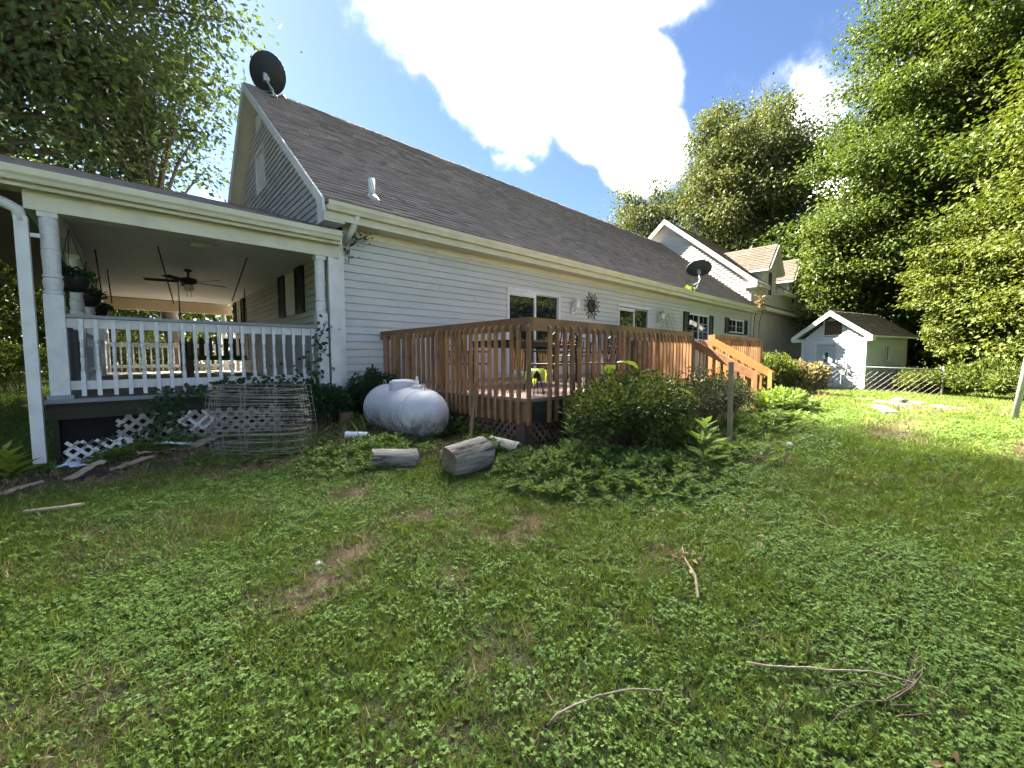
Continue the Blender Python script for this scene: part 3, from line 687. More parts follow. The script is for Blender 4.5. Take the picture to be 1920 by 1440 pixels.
for (x, y) in pts: piece('post', pme, porch, (x - PO[0], y - PO[1], 1.03 - PO[2]))
MB(PO).box((PX0 - .1, PY0 - .10, 1.03), (PX0 + .1, PY0 + .1, 1.075)).build('post_base', M['rail_cap'], porch)
# front railing
MB(PO).box((PX0 + .076, 6.585, 1.925), (PX1 - .076, 6.715, 1.96)).build('rail_cap', M['rail_cap'], porch)
MB(PO).box((PX0 + .076, 6.63, 1.815), (PX1 - .076, 6.665, 1.922)).build('top_rail', M['peel'], porch)
MB(PO).box((PX0 + .076, 6.63, 1.125), (PX1 - .076, 6.665, 1.225)).build('bottom_rail', M['peel'], porch)
def baluster():
    mb = MB(); r = .019
    mb.box((-r, -r, 0), (r, r, .26)); mb.box((-r, -r, .63), (r, r, .86))
    mb.lathe([(.016, .255), (.021, .275), (.012, .285), (.020, .30), (.013, .315), (.016, .36), (.020, .40), (.014, .44), (.021, .45), (.014, .46), (.019, .50), (.015, .55), (.019, .575), (.012, .59), (.021, .61), (.016, .635)], n=10); return mb
bme = baluster().mesh('baluster', M['peel'])
for x in (-.443, -.318, -.184, -.058, .068, .194, .319, .443, .571, .698, .824, .953, 1.081, 1.213, 1.336, 1.462, 1.593, 1.72, 1.851, 1.986):
    piece('baluster', bme, porch, (x - PO[0], 6.608 - PO[1], 1.055 - PO[2]), (0, random.uniform(-.012, .012), 0))
# rear railing in the sun and side panels
MB(PO).box((PX0, PY1 - .05, 1.86), (2.2, PY1 + .05, 1.90)).box((PX0, PY1 - .02, 1.77), (2.2, PY1 + .02, 1.86)).build('top_rail', M['white'], porch)
MB(PO).box((PX0, PY1 - .02, 1.15), (2.2, PY1 + .02, 1.24)).build('bottom_rail', M['white'], porch)
for k in range(20): piece('baluster', bme, porch, (-.45 + k * .132 - PO[0], PY1 - .04 - PO[1], 1.04 - PO[2]))
for k in range(12):
    y = 6.95 + k * .175
    MB(PO).box((PX0 - .02, y, 1.06), (PX0 + .005, y + .165, 1.88 + random.uniform(-.01, .01))).build('privacy_board', M['grey_wood'], porch)
for y0, y1 in ((9.2, 11.45), (11.65, 13.9), (14.1, 16.4)):
    MB(PO).box((PX0 - .03, y0, 1.84), (PX0 + .03, y1, 1.9)).box((PX0 - .02, y0, 1.15), (PX0 + .02, y1, 1.23)).build('side_rail', M['white'], porch)
    k = y0 + .1
    while k < y1: piece('baluster', bme, porch, (PX0 - PO[0], k - PO[1], 1.04 - PO[2])); k += .135
# beams, ceiling, fascia, gutter, roof
MB(PO).box((-.78, 6.56, 3.025), (2.40, 6.72, 3.215)).build('beam', M['cream'], porch)
MB(PO).box((-.78, 6.72, 3.025), (-.56, 16.6, 3.215)).build('beam', M['white'], porch)
MB(PO).box((-.78, 16.42, 2.88), (2.42, 16.58, 3.20)).build('beam', M['beam_sunlit'], porch)
mb = MB(PO); y = 6.72
while y < 16.4: mb.box((-.56, y, 3.222), (2.43, y + .30, 3.24)); y += .305
mb.build('ceiling_panel', M['porch_ceiling'], porch)
MB(PO).box((-1.0, 6.44, 3.215), (2.40, 6.72, 3.228)).build('soffit', M['soffit'], porch)
MB(PO).box((-1.02, 6.42, 3.20), (2.40, 6.44, 3.36)).build('fascia', M['cream'], porch)
gp = [(6.418, 3.24), (6.345, 3.24), (6.33, 3.28), (6.31, 3.305), (6.30, 3.37), (6.31, 3.373), (6.32, 3.315), (6.35, 3.255), (6.418, 3.255)]
MB(PO).extrude(gp, 'x', -1.75, 2.36).build('gutter', M['cream'], porch)
shingles('roof_shingles', None, porch, PO, 'x', -1.75, 2.435, (6.40, 3.37), (11.5, 3.37 + .32 * 5.1), m=M['shingle'])
mb = MB(PO); zt = 3.37 + .32 * 5.1
mb.add([(-1.75, 6.40, 3.362), (2.435, 6.40, 3.362), (2.435, 11.5, zt - .008), (-1.75, 11.5, zt - .008)], [(0, 1, 2, 3)], .3)
mb.add([(-1.75, 16.8, 3.36), (2.435, 16.8, 3.36), (2.435, 11.5, zt), (-1.75, 11.5, zt)], [(0, 1, 2, 3)], .3)
mb.add([(-1.7, 6.44, 3.25), (2.43, 6.44, 3.25), (2.43, 16.7, 3.25), (-1.7, 16.7, 3.25)], [(0, 1, 2, 3)], .3)
mb.add([(-1.7, 6.44, 3.25), (-1.7, 16.7, 3.25), (-1.7, 11.5, zt - .02)], [(0, 1, 2)], .3); mb.build('roof_deck', M['shingle'], porch)
# left downspout with its elbow; right downspout beside the corner
mb = MB(PO); mb.beam((-.80, 6.56, 2.93), (-.80, 6.56, .36), .095, .095, (1, 0, 0)); mb.build('downspout', M['white'], porch)
mb = MB(PO).tube([(-1.38, 6.36, 3.24), (-1.28, 6.38, 3.13), (-.90, 6.52, 3.04), (-.82, 6.555, 3.0), (-.80, 6.56, 2.88)], .052, 10); mb.build('downspout_elbow', M['white'], porch, True)
MB(PO).box((-.75, 6.55, 2.74), (-.68, 6.57, 2.78)).build('downspout_strap', M['white'], porch)
mb = MB(PO).box((2.24, 6.57, .62), (2.33, 6.65, 3.25)); mb.build('downspout', M['white'], porch)
MB(PO).box((2.335, 6.60, .62), (2.402, 6.69, 3.40)).build('end_trim', M['white'], porch)
# lattice skirt: one long dirty panel and a broken piece with paint still on it
strip = MB().box((-.5, -.004, -.019), (.5, .004, .019)).mesh('lattice_strip', M['lattice_dim']); stripw = MB().box((-.5, -.004, -.017), (.5, .004, .017)).mesh('lattice_strip', M['lattice_white'])
def lattice(parent, org, me, axis, lo, hi, z0, z1, plane, step, skip=0.0):
    H = z1 - z0
    for sgn in (1, -1):
        k = lo - H
        while k < hi:
            a0, a1 = max(k, lo), min(k + H, hi)
            if a1 - a0 > .06 and random.random() >= skip:
                ca = (a0 + a1) / 2; frac = (ca - k) / H; zc = z0 + H * frac if sgn > 0 else z1 - H * frac
                L = (a1 - a0) * math.sqrt(2); d = .0045 * sgn
                loc = (ca, plane + d, zc) if axis == 'x' else (plane + d, ca, zc)
                rot = (0, -sgn * math.pi / 4, 0) if axis == 'x' else (sgn * math.pi / 4 * 1, 0, math.pi / 2)
                if axis == 'y': rot = Euler((0, -sgn * math.pi / 4, math.pi / 2), 'XYZ')
                piece('lattice_strip', me, parent, tuple(a - b for a, b in zip(loc, org)), rot, (L, 1, 1))
            k += step
lattice(porch, PO, strip, 'x', -.2, 2.35, .38, .80, 6.615, .125, .04)
lattice(porch, PO, stripw, 'x', .25, .72, .55, .80, 6.60, .12, .15)
lattice(porch, PO, stripw, 'x', -.62, .02, .345, .56, 6.52, .115, .0)
MB(PO).box((-.64, 6.50, .325), (.02, 6.53, .345)).build('lattice_frame', M['lattice_white'], porch)
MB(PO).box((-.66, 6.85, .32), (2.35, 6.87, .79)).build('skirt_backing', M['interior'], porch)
# things on the porch
fan = thing('ceiling_fan', 'dark ceiling fan hanging under the porch ceiling', 'fan', (.84, 10.4, 3.222))
mb = MB((.84, 10.4, 3.222)); mb.lathe([(.06, 0), (.07, -.03), (.02, -.06), (.018, -.16)], (.84, 10.4, 3.222), 14).build('canopy', M['dark_metal'], fan, True)
MB((.84, 10.4, 3.222)).lathe([(.05, -.16), (.13, -.18), (.145, -.22), (.13, -.27), (.06, -.30)], (.84, 10.4, 3.222), 16).build('motor', M['dark_metal'], fan, True)
MB((.84, 10.4, 3.222)).lathe([(.05, -.30), (.075, -.33), (.08, -.39), (.05, -.42), (.0, -.425)], (.84, 10.4, 3.222), 14).build('lamp_shade', M['plastic_beige'], fan, True)
for k in range(5):
    a = k * 2 * math.pi / 5 + .35; R = Matrix.Rotation(a, 3, 'Z') @ Matrix.Rotation(.2, 3, 'X')
    c = Vector((.84, 10.4, 2.98)) + Matrix.Rotation(a, 3, 'Z') @ Vector((.42, 0, 0)); MB((.84, 10.4, 3.222)).obox(c, (.52, .13, .008), R).build('blade', M['dark_wood'], fan)
for dx in (-.03, .03): MB((.84, 10.4, 3.222)).tube([(.84 + dx, 10.4, 2.80), (.84 + dx, 10.4, 2.68)], .006, 5).build('pull_chain', M['metal_grey'], fan)
mb = MB((.84, 7.95, 3.22)).lathe([(.15, 0), (.16, -.03), (.12, -.06), (0, -.075)], (.84, 7.95, 3.221), 18); tag(mb.build('ceiling_light', M['plastic_white'], None, True), 'round white flush light on the porch ceiling', 'light')
def basket(x, y, z, i, label):
    o = (x, y, z); b = thing('hanging_basket', label, 'basket', o, group='baskets hanging along the porch side')
    MB(o).lathe([(.08, -.12), (.13, -.08), (.16, .02), (.165, .05), (.15, .05)], o, 16).build('pot', M['dark_metal'], b, True)
    for k in range(3):
        a = k * 2.09 + .4; MB(o).tube([(x + .15 * math.cos(a), y + .15 * math.sin(a), z + .05), (x, y, 3.02)], .004, 4).build('chain', M['dark_metal'], b)
    n = 260; d = rdir(n); d[:, 2] = np.abs(d[:, 2]) * .7; P_ = np.array(o) + d * (.08 + .13 * rng.random((n, 1))) + [0, 0, .03]
    leaf_obj('foliage', [leaf_arrays(P_, d + rdir(n) * .6, rdir(n), rng.uniform(.05, .09, n), rng.uniform(.03, .05, n), rng.random(n))], M['leaf_vine'], b, o)
basket(-.52, 7.25, 2.40, 0, 'dark hanging basket beside the front corner post of the porch'); basket(-.52, 9.5, 2.42, 1, 'hanging basket of purple-dark leaves, middle one along the porch side'); basket(-.52, 12.0, 2.42, 2, 'farthest dark hanging basket along the porch side')
sw = thing('porch_swing', 'dark porch swing bench on chains with a green cushion', 'swing', (1.4, 12.2, 1.4))
so = (1.4, 12.2, 1.4)
for k in range(6): MB(so).box((.8, 12.0 + k * .085, 1.40), (2.1, 12.07 + k * .085, 1.425)).build('seat_slat', M['dark_wood'], sw)
for k in range(8): MB(so).box((.82 + k * .165, 12.52, 1.43), (.92 + k * .165, 12.545, 1.95)).build('back_slat', M['dark_wood'], sw)
MB(so).box((.85, 11.98, 1.428), (2.05, 12.48, 1.52)).build('cushion', M['green_cloth'], sw)
for x, y in ((.8, 12.0), (2.1, 12.0), (.8, 12.55), (2.1, 12.55)): MB(so).tube([(x, y, 1.42), (x, 12.25, 3.21)], .008, 5).build('chain', M['dark_metal'], sw)
for i, (a, b) in enumerate((((-.40, 9.4, 3.21), (-.36, 9.5, 2.5)), ((-.33, 11.3, 3.21), (-.30, 11.4, 2.55)), ((.33, 8.5, 3.21), (.55, 9.6, 2.45)), ((1.50, 8.4, 3.21), (1.40, 9.4, 2.55)))):
    o = MB(a).tube([a, tuple((p + q) / 2 for p, q in zip(a, b)), b], .010, 5).build('plant_hook', M['dark_metal'])
    tag(o, ['dark hanging rod nearest the porch corner post', 'shorter dark hanging rod behind the hanging baskets', 'slanting dark rod beside the ceiling fan', 'dark slanting rod near the shuttered porch window'][i], 'hook', 'dark rods hanging from the porch ceiling')
tag(MB((.95, 13.6, 1.03)).box((.85, 13.6, 1.03), (1.12, 13.63, 1.88)).build('board', M['brown_board']), 'tall brown board standing on the porch floor beside the swing', 'board')
# ------------------------------------------------------------------ timber deck
DO = (3.06, 3.03, .46)
deck = thing('wooden_deck', 'brown stained timber deck with slatted railing and steps along the house wall', 'deck', DO)
DX0, DX1, DX2, DX3, DYF, DYB = 3.06, 7.12, 8.10, 10.94, 3.03, 6.70
TOP, FLO, BOT = 1.92, 1.04, .757
y = DYF + .02
while y < DYB - .02:
    MB(DO).box((DX0 + .01, y, FLO - .036), (DX3, min(y + .136, DYB - .02), FLO + random.uniform(-.003, .003))).build('floor_board', M['deck_board'], deck); y += .143
MB(DO).box((DX0 + .035, DYF + .06, .78), (DX0 + .075, DYB - .03, FLO - .037)).build('rim_joist', M['deck_rail'], deck)
MB(DO).box((DX0 + .08, DYF + .04, .78), (DX3, DYF + .08, FLO - .037)).build('rim_joist', M['dark_wood'], deck)
def slat_mesh(h, m, w=.037):
    mb = MB(); a = w / 2
    mb.add([(-a, -a, 0), (a, -a, 0), (a, a, 0), (-a, a, 0), (-a, -a, h - .04), (a, -a, h - .04), (a, a, h), (-a, a, h)], [(0, 3, 2, 1), (4, 5, 6, 7), (0, 1, 5, 4), (1, 2, 6, 5), (2, 3, 7, 6), (3, 0, 4, 7)])
    return mb.mesh('slat', m)
sm = slat_mesh(1.10, M['deck_wood'])
left_y = (6.458, 6.335, 6.196, 6.08, 5.967, 5.82, 5.696, 5.592, 5.491, 5.36, 5.217, 5.079, 4.955, 4.84, 4.72, 4.599, 4.481, 4.38, 4.293, 4.197, 4.08, 3.956, 3.836, 3.714, 3.593, 3.462, 3.326, 3.206, 3.05)
for y in left_y:
    j = random.uniform(-.006, .006)
    piece('slat', sm, deck, (DX0 + .012 - DO[0], y - DO[1], BOT + j - DO[2]), (random.uniform(-.006, .006), 0, -math.pi / 2), (random.uniform(.95, 1.08), 1, 1))
front_x = [3.39, 3.512, 3.659, 3.791, 3.928, 4.082, 4.219, 4.337, 4.471, 4.624, 4.768, 4.891, 5.032, 5.192, 5.328, 5.468, 5.613, 5.74, 5.86, 5.98, 6.10, 6.21, 6.32, 6.43, 6.55, 6.66, 6.78, 6.90, 7.01, 7.10]
for x in front_x:
    j = random.uniform(-.006, .006)
    piece('slat', sm, deck, (x - DO[0], DYF + .012 - DO[1], BOT + j - DO[2]), (0, random.uniform(-.008, .008), 0), (random.uniform(.95, 1.1), 1, 1))
x = DX2 + .06
while x < DX3:
    piece('slat', sm, deck, (x - DO[0], DYF + .012 - DO[1], BOT - DO[2]), (0, random.uniform(-.008, .008), 0), (1, 1, 1)); x += .122
y = DYF + .12
while y < DYB - .1:
    piece('slat', sm, deck, (DX3 - .012 - DO[0], y - DO[1], BOT - DO[2]), (0, 0, math.pi / 2)); y += .125
for a, b, c in ((DX0 + .034, DX0 + .072, 'y'), (DX0 + .073, DX1 + .02, 'x'), (DX2, DX3 - .034, 'x')):
    (MB(DO).box((a, DYF + .034, TOP - .145), (b, DYB - .04, TOP)) if c == 'y' else MB(DO).box((a, DYF + .034, TOP - .143), (b, DYF + .072, TOP - .002))).build('top_rail', M['deck_rail'], deck)
MB(DO).box((DX3 - .072, DYF + .08, TOP - .145), (DX3 - .034, DYB - .04, TOP)).build('top_rail', M['deck_rail'], deck)
for x, y in ((5.1, DYF + .12), (DX1 - .04, DYF + .12), (DX2 + .05, DYF + .12), (DX3 - .12, DYF + .12), (DX0 + .12, 4.9)):
    MB(DO).box((x - .045, y - .045, FLO + .002), (x + .045, y + .045, TOP - .01)).build('rail_post', M['deck_wood'], deck)
for x, y in ((DX0 + .10, DYF + .12), (5.1, DYF + .12), (DX1 - .04, DYF + .12), (DX3 - .1, DYF + .12), (DX0 + .10, 4.9)):
    MB(DO).box((x - .07, y - .02, .2), (x + .07, y + .12, .78)).build('support_post', M['lattice_brown'], deck)
stb = MB().box((-.5, -.004, -.02), (.5, .004, .02)).mesh('lattice_strip', M['lattice_brown'])
lattice(deck, DO, stb, 'x', DX0 + .10, 6.9, .36, .775, DYF + .09, .105)
lattice(deck, DO, stb, 'y', DYF + .16, 6.4, .36, .775, DX0 + .085, .105)
# steps and hand rails
st = MB(DO)
for k, (y0, y1, z) in enumerate(((2.72, 3.03, .93), (2.42, 2.74, .80), (2.0, 2.44, .685))):
    MB(DO).box((DX1 + .08, y0, z - .04), (DX2 - .06, y1, z)).build('tread', M['deck_board'], deck)
    MB(DO).box((DX1 + .10, y1 - .03, z - .17), (DX2 - .08, y1 - .005, z - .042)).build('riser', M['deck_rail'], deck)
def handrail(X, m, zs, ze, y0=3.05, y1=2.02, over=0.0):
    h = MB(DO); w = .14; sl = (zs - ze) / (y0 - y1)
    a = (y0, zs); b = (y1 - over, ze - sl * over)
    h.add([(X - .019, a[0], a[1] - w), (X + .019, a[0], a[1] - w), (X + .019, a[0], a[1]), (X - .019, a[0], a[1]), (X - .019, b[0], b[1] - w), (X + .019, b[0], b[1] - w), (X + .019, b[0], b[1]), (X - .019, b[0], b[1])],
          [(0, 1, 2, 3), (7, 6, 5, 4), (0, 4, 5, 1), (1, 5, 6, 2), (2, 6, 7, 3), (3, 7, 4, 0)]); rail = h.build('handrail', m, deck)
    y = y0 - .08
    while y > y1 + .15:
        zt = zs - sl * (y0 - y) - .03; zb = max(g1(X, y) + .08, zt - .82)
        MB(DO).box((X + .02, y - .018, zb), (X + .056, y + .018, zt)).build('hand_rail_slat', m, deck); y -= .125
    MB(DO).box((X - .045, y1 + .02, g1(X, y1) - .1), (X - .0195, y1 + .08, ze - .02 + sl * .05)).build('newel_post', m, deck)
handrail(7.16, M['deck_rail'], 1.78, 1.22); handrail(8.08, M['deck_sunlit'], 1.86, 1.235, 3.1, 2.06)
# furniture on the deck, seen through the slats
t_o = (4.7, 4.7, FLO)
tb = thing('patio_table', 'dark metal patio table standing behind the deck railing', 'table', t_o)
MB(t_o).box((3.95, 4.25, FLO + .68), (5.5, 5.25, FLO + .70)).build('table_top', M['glass'], tb)
MB(t_o).box((3.93, 4.23, FLO + .60), (5.52, 4.28, FLO + .679)).box((3.93, 5.22, FLO + .60), (5.52, 5.27, FLO + .679)).box((3.93, 4.28, FLO + .60), (3.98, 5.22, FLO + .679)).box((5.47, 4.28, FLO + .60), (5.52, 5.22, FLO + .679)).build('table_frame', M['dark_metal'], tb)
for x, y in ((4.0, 4.3), (5.45, 4.3), (4.0, 5.2), (5.45, 5.2)): MB(t_o).tube([(x, y, FLO + .6), (x + (.05 if x > 4.5 else -.05), y, FLO + .003)], .022, 8).build('leg', M['dark_metal'], tb)
def chair(x, y, rz, label):
    o = (x, y, FLO + .003); c = thing('patio_chair', label, 'chair', o, rz, 'dark patio chairs around the deck table'); c.scale = (1, 1, .84)
    P_ = lambda mb, n, m: mb.build(n, m, c)
    P_(MB().box((-.24, -.22, .40), (.24, .24, .43)), 'seat', M['resin_dark'])
    for sx in (-1, 1):
        P_(MB().tube([(sx * .24, -.22, 0), (sx * .24, -.2, .62)], .014, 6), 'leg', M['dark_metal']); P_(MB().tube([(sx * .24, .25, 0), (sx * .24, .22, .42)], .014, 6), 'leg', M['dark_metal'])
        P_(MB().tube([(sx * .26, -.22, .62), (sx * .26, .26, .62)], .016, 6), 'arm', M['dark_metal'])
    P_(MB().tube([(-.25, .22, .42), (-.25, .28, .85), (-.15, .30, .93), (0, .305, .96), (.15, .30, .93), (.25, .28, .85), (.25, .22, .42)], .016, 6), 'back_frame', M['dark_metal'])
    for k in range(5): P_(MB().tube([(-.17 + k * .085, .225, .43), (-.17 + k * .085, .295, .9)], .009, 5), 'back_slat', M['metal_rust'])
    for z in (.55, .72): P_(MB().tube([(-.25, .24 + (z - .42) * .13, z), (.25, .24 + (z - .42) * .13, z)], .01, 5), 'back_rail', M['dark_metal'])
chair(4.05, 3.65, math.pi, 'patio chair with arched back by the deck corner, nearest the yard'); chair(5.3, 3.75, math.pi + .2, 'second patio chair behind the front deck slats'); chair(5.95, 4.8, math.pi / 2 * -1 + .1, 'patio chair at the far end of the deck table'); chair(3.55, 4.8, math.pi / 2, 'patio chair at the near end of the deck table')
# planter stand with drooping lime leaves at the deck corner
p_o = (3.42, 3.28, FLO + .003); pl = thing('potted_plant', 'drooping lime-green plant on a thin metal stand at the deck corner', 'plant', p_o)
for k in range(4):
    a = k * 1.57 + .5; MB(p_o).tube([(p_o[0] + .10 * math.cos(a), p_o[1] + .10 * math.sin(a), p_o[2]), (p_o[0] + .04 * math.cos(a), p_o[1] + .04 * math.sin(a), p_o[2] + .22)], .006, 5).build('leg', M['dark_metal'], pl)
MB(p_o).lathe([(.03, .2), (.06, .21), (.075, .30), (.07, .30)], p_o, 12).build('pot', M['dark_metal'], pl, True)
def big_leaf(mb, base, d, L, W, droop):
    d = Vector(d).normalized(); s = d.cross(Vector((0, 0, 1))).normalized(); vs = []; k = 7
    for i in range(k + 1):
        t = i / k; w = W * math.sin(math.pi * min(1, t * .95 + .04)) ** .8 * .5; p = Vector(base) + d * L * t * (1 - .25 * t * droop) + Vector((0, 0, L * (.35 * t - droop * t * t)))
        vs += [p - s * w, p + Vector((0, 0, -w * .25)), p + s * w]
    fs = []
    for i in range(k): a = i * 3; fs += [(a, a + 1, a + 4, a + 3), (a + 1, a + 2, a + 5, a + 4)]
    mb.add(vs, fs, random.uniform(.6, 1))
M['leaf_lime'] = leaf_mat('leaf_lime', (.18, .26, .04), (.38, .46, .10), .45)
for k in range(7):
    a = k * .9; mb = MB(p_o); big_leaf(mb, (p_o[0], p_o[1], p_o[2] + .30), (math.cos(a), math.sin(a), .2), random.uniform(.2, .3), .10, random.uniform(.8, 1.3)); mb.build('leaf', M['leaf_lime'], pl, True)
# storage box with an arched lid by the far window
b_o = (13.6, 5.3, g1(13.6, 5.3)); sb = thing('storage_shed_box', 'taupe resin cabinet with an arched top below the far shuttered window', 'cabinet', (10.0, 5.6, FLO))
b_o = (10.0, 5.6, FLO + .003)
MB(b_o).box((9.45, 5.25, FLO + .003), (10.55, 5.95, FLO + .86)).build('cabinet_body', M['resin_dark'], sb)
arch = [(9.42, FLO + .865), (10.58, FLO + .865), (10.58, FLO + .90)] + [(10.0 + .58 * math.cos(t), FLO + .90 + .27 * math.sin(t)) for t in np.linspace(.05, math.pi - .05, 14)] + [(9.42, FLO + .90)]
MB(b_o).extrude(arch, 'y', 5.22, 5.98).build('arched_lid', M['resin_grey'], sb)
arc2 = [(10.0 + .46 * math.cos(t), FLO + .91 + .2 * math.sin(t)) for t in np.linspace(0, math.pi, 12)]
MB(b_o).extrude(arc2, 'y', 5.208, 5.221).build('lid_panel', M['resin_grey'], sb)
lc = (8.9, 5.9, FLO + .003); lcw = thing('white_chair', 'pale plastic garden chair behind the deck steps', 'chair', lc, .5)
MB().box((-.24, -.24, .4), (.24, .24, .44)).build('seat', M['plastic_white'], lcw)
for sx in (-1, 1):
    for sy in (-1, 1): MB().tube([(sx * .22, sy * .22, 0), (sx * .2, sy * .2, .4)], .02, 6).build('leg', M['plastic_white'], lcw)
mb = MB()
for k in range(5): mb.add([(-.2 + k * .085, .24, .44), (-.14 + k * .085, .24, .44), (-.14 + k * .085, .32, .86), (-.2 + k * .085, .32, .86), (-.2 + k * .085, .26, .44), (-.14 + k * .085, .26, .44), (-.14 + k * .085, .34, .86), (-.2 + k * .085, .34, .86)], [(0, 1, 2, 3), (4, 7, 6, 5), (0, 4, 5, 1), (1, 5, 6, 2), (2, 6, 7, 3), (3, 7, 4, 0)])
mb.box((-.24, .31, .86), (.24, .35, .93)); mb.build('backrest', M['plastic_white'], lcw)
# ------------------------------------------------------------------ on the wall and roof
def lantern(x, z, m, label):
    o = (x, 6.71, z); l = thing('wall_lantern', label, 'lantern', o, group='lanterns on the house wall')
    MB(o).box((x - .055, 6.675, z - .22), (x + .055, 6.708, z - .02)).build('back_plate', m, l)
    MB(o).tube([(x, 6.68, z - .16), (x, 6.60, z - .12), (x, 6.54, z - .06)], .012, 6).build('arm', m, l)
    MB(o).lathe([(.045, -.07), (.055, -.06), (.07, .08), (.06, .09)], (x, 6.54, z), 6).build('glass_box', M['plastic_white'], l)
    MB(o).lathe([(.10, .085), (.09, .11), (.03, .17), (.012, .21), (0, .22)], (x, 6.54, z), 10).build('lantern_cap', m, l, True)
lantern(8.32, 2.80, M['white'], 'pale wall lantern beside the left sliding door'); lantern(12.85, 2.82, M['metal_grey'], 'grimy wall lantern beside the right sliding door')
s_o = (9.14, 6.70, 2.86); sn = thing('sun_ornament', 'rusty metal sun face ornament on the siding between the two sliding doors', 'wall ornament', s_o)
R90 = Matrix.Rotation(math.pi / 2, 3, 'X')
MB(s_o).lathe([(.17, 0), (.18, .015), (.15, .04), (.08, .055), (0, .06)], (9.14, 6.70, 2.86), 20, R90).build('face', M['metal_rust'], sn, True)
mb = MB(s_o).box((9.125, 6.62, 2.82), (9.155, 6.66, 2.9)).box((9.06, 6.63, 2.90), (9.11, 6.66, 2.915)).box((9.17, 6.63, 2.90), (9.22, 6.66, 2.915)).box((9.08, 6.63, 2.78), (9.20, 6.66, 2.795)); mb.build('face_features', M['dark_metal'], sn)
for k in range(16):
    a = k * math.pi / 8; c, s = math.cos(a), math.sin(a); L = .38 if k % 2 else .33; pr = lambda r, w: (9.14 + c * r - s * w, 6.685, 2.86 + s * r + c * w)
    q = .05 if k % 2 else .035
    pts_ = [pr(.17, -q), pr(.26, -q * .75), pr(L, 0), pr(.26, q * .75), pr(.17, q)] if k % 2 else [pr(.17, 0), pr(.23, .03), pr(.28, -.025), pr(L, .015), pr(L - .01, .045)]
    MB(s_o).tube(pts_, .009, 5).build('ray', M['metal_rust'], sn)
def dish(foot, ctr, facing, w, h, label, mast):
    o = foot; d = thing('satellite_dish', label, 'satellite dish', o, group='satellite dishes on the roof')
    f = Vector(facing).normalized(); sx = f.cross(Vector((0, 0, 1))).normalized(); up = sx.cross(f); c = Vector(ctr); mb = MB(o); n = 28; rings = 6; vs = [c - f * .09]
    for i in range(1, rings + 1):
        r = i / rings
        for j in range(n): a = 2 * math.pi * j / n; vs.append(c + sx * math.cos(a) * w / 2 * r + up * math.sin(a) * h / 2 * r - f * .09 * (1 - r * r))
    fs = [(0, 1 + (j + 1) % n, 1 + j) for j in range(n)]
    for i in range(rings - 1):
        for j in range(n): a = 1 + i * n; fs.append((a + j, a + (j + 1) % n, a + n + (j + 1) % n, a + n + j))
    k = len(vs); vs2 = [v - f * .012 for v in vs]; fs += [tuple(i + k for i in q[::-1]) for q in fs]
    last = 1 + (rings - 1) * n; fs += [(last + j, last + (j + 1) % n, k + last + (j + 1) % n, k + last + j) for j in range(n)]
    mb.add(vs + vs2, fs); mb.build('reflector', M['dish_dark'], d, True)
    back = c - f * .11 - up * .10
    MB(o).tube([Vector(foot), Vector(foot) + Vector(mast), back - Vector((0, 0, .06)), back], .024, 8).build('mast', M['metal_grey'], d, True)
    MB(o).obox(back, (.12, .09, .16)).build('bracket', M['metal_grey'], d)
    MB(o).lathe([(.09, 0), (.09, .012)], foot, 10).build('foot', M['metal_grey'], d)
    tip = c + f * .42 - up * (h * .52)
    MB(o).tube([back - up * .08, c - up * h * .52, tip], .014, 6).build('feed_arm', M['metal_grey'], d)
    MB(o).tube([tip, tip + up * .08 - f * .1], [.05, .04], 8).build('receiver', M['metal_grey'], d)
    for q in (-.16, .14): MB(o).tube([Vector(foot) + Vector((q, .2, .17)), Vector(foot) + Vector(mast) * .8], .009, 5).build('brace', M['metal_grey'], d)
dish((15.45, 6.57, 4.00), (16.05, 6.75, 4.88), (.9, .55, .62), .92, .66, 'dark satellite dish on an angled mast above the eave near the far wing', (.3, 0, .38))
dish((2.62, 11.0, 7.50), (2.56, 11.12, 8.06), (.75, .6, .42), .9, .86, 'dark round satellite dish at the near gable peak of the roof', (.0, -.02, .15))
# ------------------------------------------------------------------ yard things
T_o = (2.62, 4.98, .765); tk = thing('propane_tank', 'white propane tank with a domed lid, grimy belly, beside the deck railing', 'tank', T_o, math.radians(-2))
r, Lh = .328, .84
prof = [(0, -Lh)] + [(r * math.sin(t), -(Lh - .30) - .30 * math.cos(t)) for t in np.linspace(.12, math.pi / 2, 10)] + [(r, -.2), (r, .2)] + [(r * math.sin(t), (Lh - .30) + .30 * math.cos(t)) for t in np.linspace(math.pi / 2, .12, 10)] + [(0, Lh)]
RX = Matrix.Rotation(-math.pi / 2, 3, 'X')
MB().lathe(prof, (0, 0, 0), 40, RX).build('shell', M['tank'], tk, True)
for yy in (-.54, .54): MB().lathe([(r + .001, yy - .02), (r + .007, yy - .012), (r + .007, yy + .012), (r + .001, yy + .02)], (0, 0, 0), 40, RX).build('weld_seam', M['tank'], tk, True)
MB().lathe([(.17, .24), (.175, .30), (.175, .375), (.163, .405), (.12, .422), (0, .43)], (0, .02, 0), 28).build('dome_lid', M['tank'], tk, True)
MB().box((-.035, -.45, .318), (.06, -.30, .37)).box((-.01, -.40, .37), (.02, -.36, .42)).build('gauge_cover', M['plastic_white'], tk)
MB().lathe([(.03, .0), (.012, .07), (0, .09)], (.005, -.375, .40), 8).build('gauge_tip', M['plastic_white'], tk)
for yy in (-.55, .6): MB().tube([(0, yy - .045, .30), (0, yy - .045, .365), (0, yy - .02, .39), (0, yy + .02, .39), (0, yy + .045, .365), (0, yy + .045, .30)], .009, 6).build('lifting_lug', M['metal_grey'], tk, True)
